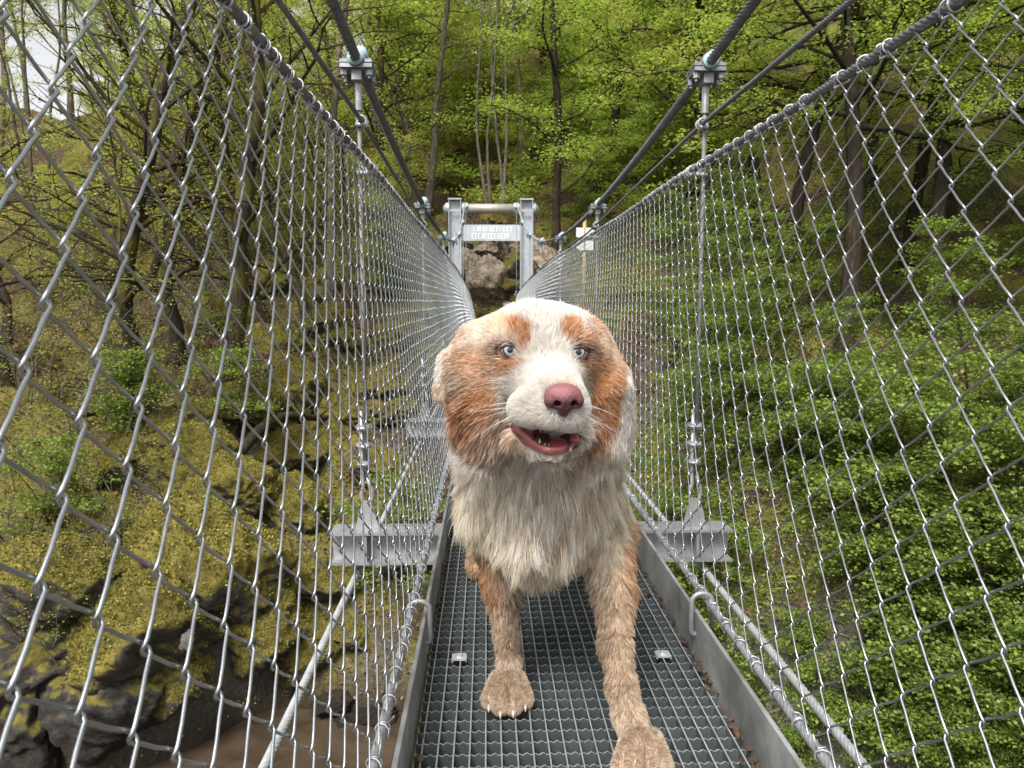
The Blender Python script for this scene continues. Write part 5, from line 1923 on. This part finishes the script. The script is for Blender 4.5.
M_HAIR, nt, bs = new_mat('dog_fur')
ha = nt.nodes.new('ShaderNodeAttribute'); ha.attribute_name = 'hair_colour'
nt.links.new(ha.outputs['Color'], bs.inputs['Base Color'])
bs.inputs['Roughness'].default_value = 0.5
bs.inputs['Specular IOR Level'].default_value = 0.35
tr_ = nt.nodes.new('ShaderNodeBsdfTranslucent')
nt.links.new(ha.outputs['Color'], tr_.inputs['Color'])
mx_ = nt.nodes.new('ShaderNodeMixShader'); mx_.inputs[0].default_value = 0.42
nt.links.new(bs.outputs[0], mx_.inputs[1]); nt.links.new(tr_.outputs[0], mx_.inputs[2])
nt.links.new(mx_.outputs[0], nt.nodes['Material Output'].inputs['Surface'])


def make_curves(name, pts, rad, cols, mat, parent):
    n, k = pts.shape[:2]
    hc = bpy.data.hair_curves.new(name)
    hc.add_curves([k] * n)
    hc.attributes['position'].data.foreach_set('vector', np.ascontiguousarray(pts, np.float32).ravel())
    ra = hc.attributes.get('radius') or hc.attributes.new('radius', 'FLOAT', 'POINT')
    ra.data.foreach_set('value', np.ascontiguousarray(rad, np.float32).ravel())
    ca = hc.attributes.new('hair_colour', 'FLOAT_COLOR', 'CURVE')
    c4 = np.ones((n, 4), np.float32)
    c4[:, :3] = cols
    ca.data.foreach_set('color', c4.ravel())
    hc.materials.append(mat)
    o = bpy.data.objects.new(name, hc)
    COL.objects.link(o)
    o.parent = parent
    return o


coat = make_curves('coat_hair', PTS - off, RAD, HC, M_HAIR, dog_root)

# ---- whiskers
wr = random.Random(5)
wp, wrad = [], []
for side, spots in ((-1, [(514, 403), (517, 409), (521, 406), (525, 411), (513, 410), (519, 414)]), (1, [(579, 406), (581, 410), (577, 412), (580, 415), (582, 403)])):
    for (px, py) in spots:
        p = surf(px, py)
        Lw = wr.uniform(0.04, 0.068)
        d = V3([side * 1.0, wr.uniform(0.05, 0.4), wr.uniform(-0.45, 0.08)])
        d /= np.linalg.norm(d)
        ts = np.linspace(0, 1, 6)[:, None]
        wp.append(p + d * Lw * ts + V3([0, 0.012, -0.013]) * ts ** 2)
        wrad.append(np.linspace(0.00036, 0.0001, 6))
make_curves('whiskers', V3(wp) - off, V3(wrad), np.full((len(wp), 3), 0.85), M_HAIR, dog_root)

# ---- nose leather
nc = NOSE + V3([0.0, 0.004, 0.0])
G = Field(gaxis([(nc[0] - 0.034, nc[0] + 0.034, 0.0009)]), gaxis([(nc[1] - 0.03, nc[1] + 0.03, 0.0009)]), gaxis([(nc[2] - 0.034, nc[2] + 0.03, 0.0009)]))
G.ell(nc + V3([0, -0.003, 0.003]), (0.0215, 0.017, 0.0135), 0.004)
G.ell(nc + V3([0.001, -0.009, -0.003]), (0.014, 0.011, 0.013), 0.006)
for s in (-1, 1):
    G.ell(nc + V3([s * 0.0145 + 0.001, -0.006, -0.004]), (0.0085, 0.010, 0.0085), 0.004)
    G.ell(nc + V3([s * 0.0095 + 0.002, -0.018, -0.0055]), (0.0040, 0.009, 0.0034), 0.002, sub=True, rot=(0, -s * 0.35, s * 0.2))
    G.cone(nc + V3([s * 0.012 + 0.002, -0.014, -0.007]), 0.0012, nc + V3([s * 0.021 + 0.002, -0.008, -0.0075]), 0.0014, 0.002, sub=True)
G.cone(nc + V3([0.001, -0.010, -0.012]), 0.006, nc + V3([0.0, -0.003, -0.023]), 0.0045, 0.006)
G.cone(nc + V3([0.0018, -0.0215, -0.004]), 0.0009, nc + V3([0.0008, -0.0125, -0.024]), 0.001, 0.0015, sub=True)
NV, NQ = G.mesh()
M_NOSE, nt, bs = new_mat('nose_leather')
va = nt.nodes.new('ShaderNodeVertexColor'); va.layer_name = 'coat'
nt.links.new(va.outputs[0], bs.inputs['Base Color'])
bs.inputs['Roughness'].default_value = 0.45
bs.inputs['Subsurface Weight'].default_value = 0.15
bs.inputs['Subsurface Scale'].default_value = 0.004
tc = nt.nodes.new('ShaderNodeTexCoord'); vo = nt.nodes.new('ShaderNodeTexVoronoi'); vo.inputs['Scale'].default_value = 620
nt.links.new(tc.outputs['Object'], vo.inputs['Vector'])
bump(nt, bs, vo.outputs['Distance'], 0.7, 0.0009)
nose = fast_mesh('nose', NV - off, NQ, M_NOSE, dog_root)
rel = NV - nc
t = smooth(-0.009, 0.010, rel[:, 2] + 0.003 * fbm(rel[:, 0] * 200, rel[:, 2] * 200, 2, 2))[:, None]
ncol = V3([0.075, 0.022, 0.026]) * (1 - t) + V3([0.25, 0.095, 0.10]) * t
for s in (-1, 1):
    d = np.linalg.norm((rel - V3([s * 0.0098 + 0.002, -0.0125, -0.0058])) / V3([0.0052, 0.0065, 0.0044]), axis=1)
    w = (1 - smooth(0.75, 1.1, d))[:, None]
    ncol = ncol * (1 - w) + V3([0.035, 0.012, 0.012]) * w
paint(nose, 'coat', ncol)

# ---- eyes: eyeball, and a rim of dark lid as its sub-part
GAZE = V3([0.05, -1.0, 0.10]); GAZE /= np.linalg.norm(GAZE)


def eye_material():
    m, nt, bs = new_mat('dog_eye')
    tc = nt.nodes.new('ShaderNodeTexCoord')
    dt = N(nt, 'ShaderNodeVectorMath'); dt.operation = 'NORMALIZE'
    nt.links.new(tc.outputs['Object'], dt.inputs[0])
    dp = N(nt, 'ShaderNodeVectorMath'); dp.operation = 'DOT_PRODUCT'
    nt.links.new(dt.outputs[0], dp.inputs[0]); dp.inputs[1].default_value = tuple(GAZE)
    ac = N(nt, 'ShaderNodeMath'); ac.operation = 'ARCCOSINE'
    nt.links.new(dp.outputs['Value'], ac.inputs[0])
    r = ramp(nt, ac.outputs[0], [(0.0, (0.004, 0.004, 0.006)), (0.27, (0.004, 0.004, 0.006)), (0.31, (0.16, 0.20, 0.23)), (0.46, (0.33, 0.39, 0.43)), (0.54, (0.38, 0.43, 0.46)), (0.63, (0.02, 0.025, 0.03)), (0.75, (0.05, 0.04, 0.035)), (0.85, (0.30, 0.20, 0.18))])
    n = tex_noise(nt, 700, 2, 0.5)
    mx = mixc(nt, 0.25, r.outputs[0], n.outputs['Color'], 'OVERLAY')
    nt.links.new(mx, bs.inputs['Base Color'])
    bs.inputs['Roughness'].default_value = 0.05
    bs.inputs['Coat Weight'].default_value = 1.0
    bs.inputs['Coat Roughness'].default_value = 0.02
    return m


M_EYE = eye_material()
M_LID = mat_plain('eyelid_skin', (0.055, 0.032, 0.028), 0.4, 0.5, 0.2, 200)
for ei, e in enumerate(EYES):
    mb = MB()
    nu, nv, r0 = 28, 18, 0.0128
    th = np.linspace(0, np.pi, nv + 1)
    ph = np.linspace(0, 2 * np.pi, nu, endpoint=False)
    v = V3([[r0 * math.sin(a) * math.cos(b), -r0 * math.cos(a), r0 * math.sin(a) * math.sin(b)] for a in th for b in ph])
    f = [(i * nu + j, i * nu + (j + 1) % nu, (i + 1) * nu + (j + 1) % nu, (i + 1) * nu + j) for i in range(nv) for j in range(nu)]
    mb.add(v, f)
    eye = mb.build('eye', M_EYE, dog_root)
    eye.location = e + V3([0, 0.001, 0]) - off
    # lids: an upper shell and a rim following the almond opening
    mb = MB()
    s = -1 if ei == 0 else 1
    rl = 0.0135
    pts = []
    for a in np.linspace(0, 2 * np.pi, 33)[:-1]:
        x = 0.0114 * math.cos(a)
        z = (0.0070 if math.sin(a) > 0 else 0.0086) * math.sin(a) * (1 - 0.25 * abs(math.cos(a)) ** 3) + 0.0012 * math.cos(a) * s
        q = V3([x, 0, z])
        y = -math.sqrt(max(0, rl ** 2 - x * x - z * z))
        pts.append([x, y, z])
    pts = V3(pts + [pts[0]])
    mb.tube(pts, np.array([0.0009 + 0.0010 * max(0, math.sin(a)) for a in np.linspace(0, 2 * np.pi, 33)]), n=8, cap=False)
    # skin between the rim and the socket
    outer = pts.copy()
    outer[:, 0] *= 1.16
    outer[:, 2] *= 1.2
    outer[:, 1] = outer[:, 1] * 0.0 - 0.0035
    k = len(pts)
    vv = np.concatenate([pts + V3([0, 0.0004, 0]), (pts + outer) / 2 + V3([0, -0.0012, 0]), outer])
    ff = []
    for j in range(k - 1):
        ff.append((j, j + 1, k + j + 1, k + j))
        ff.append((k + j, k + j + 1, 2 * k + j + 1, 2 * k + j))
    mb.add(vv, ff)
    mb.build('eyelid', M_LID, eye)

# ---- tongue and teeth
tcn = at(554, 443, 0.945)
G = Field(gaxis([(tcn[0] - 0.04, tcn[0] + 0.045, 0.0014)]), gaxis([(0.88, 1.01, 0.002)]), gaxis([(tcn[2] - 0.02, tcn[2] + 0.03, 0.0012)]))
G.ell(at(553, 444, 0.955), (0.0165, 0.042, 0.0056), 0.004)
G.ell(at(560, 443, 0.932), (0.011, 0.016, 0.0040), 0.004, rot=(0.15, -0.1, 0.2))
G.ell(at(575, 439.5, 0.918), (0.0058, 0.010, 0.0072), 0.004, rot=(0, -0.35, 0))
G.cone(at(554, 441, 0.935), 0.0008, at(553, 440.5, 0.98), 0.001, 0.002, sub=True)
TV, TQ = G.mesh()
M_TONGUE, nt, bs = new_mat('tongue')
n_ = tex_noise(nt, 300, 4, 0.6)
r_ = ramp(nt, n_.outputs['Fac'], [(0.3, (0.20, 0.035, 0.045)), (0.7, (0.34, 0.08, 0.09))])
nt.links.new(r_.outputs[0], bs.inputs['Base Color'])
bs.inputs['Roughness'].default_value = 0.25
bs.inputs['Subsurface Weight'].default_value = 0.2
bs.inputs['Subsurface Scale'].default_value = 0.004
bump(nt, bs, n_.outputs['Fac'], 0.4, 0.001)
fast_mesh('tongue', TV - off, TQ, M_TONGUE, dog_root)
M_TOOTH = mat_plain('tooth_enamel', (0.78, 0.73, 0.62), 0.25, 0.5, 0.08, 120)


def tooth(px, py, Y, h, r, lean):
    mb = MB()
    p = at(px, py, Y)
    pts = [p + V3([lean * t * h * 0.5, 0.15 * h * t * t, h * t]) for t in np.linspace(-0.35, 1, 8)]
    mb.tube(V3(pts) - off, r * V3([1, 1, 0.98, 0.9, 0.75, 0.55, 0.33, 0.08]), n=10)
    mb.build('tooth', M_TOOTH, dog_root)


tooth(540, 447.5, 0.932, 0.0115, 0.0024, -0.1)
tooth(570, 449, 0.925, 0.0075, 0.0022, 0.1)
for i in range(6):
    tooth(545 + i * 4.2, 445.6 + 0.9 * math.sin(i / 5 * math.pi), 0.927, 0.0032, 0.0016, 0)
# ---- claws
M_CLAW = mat_plain('claw_horn', (0.55, 0.48, 0.40), 0.4, 0.5, 0.2, 150)
for pc, toes in PAW:
    for a, b in toes:
        mb = MB()
        m = (a + b) / 2 + V3([0, -0.001, 0.0022])
        mb.tube(V3([a + V3([0, 0.008, 0.002]), a, m, b]) - off, [0.0034, 0.0032, 0.0026, 0.0008], n=8)
        mb.build('claw', M_CLAW, dog_root)
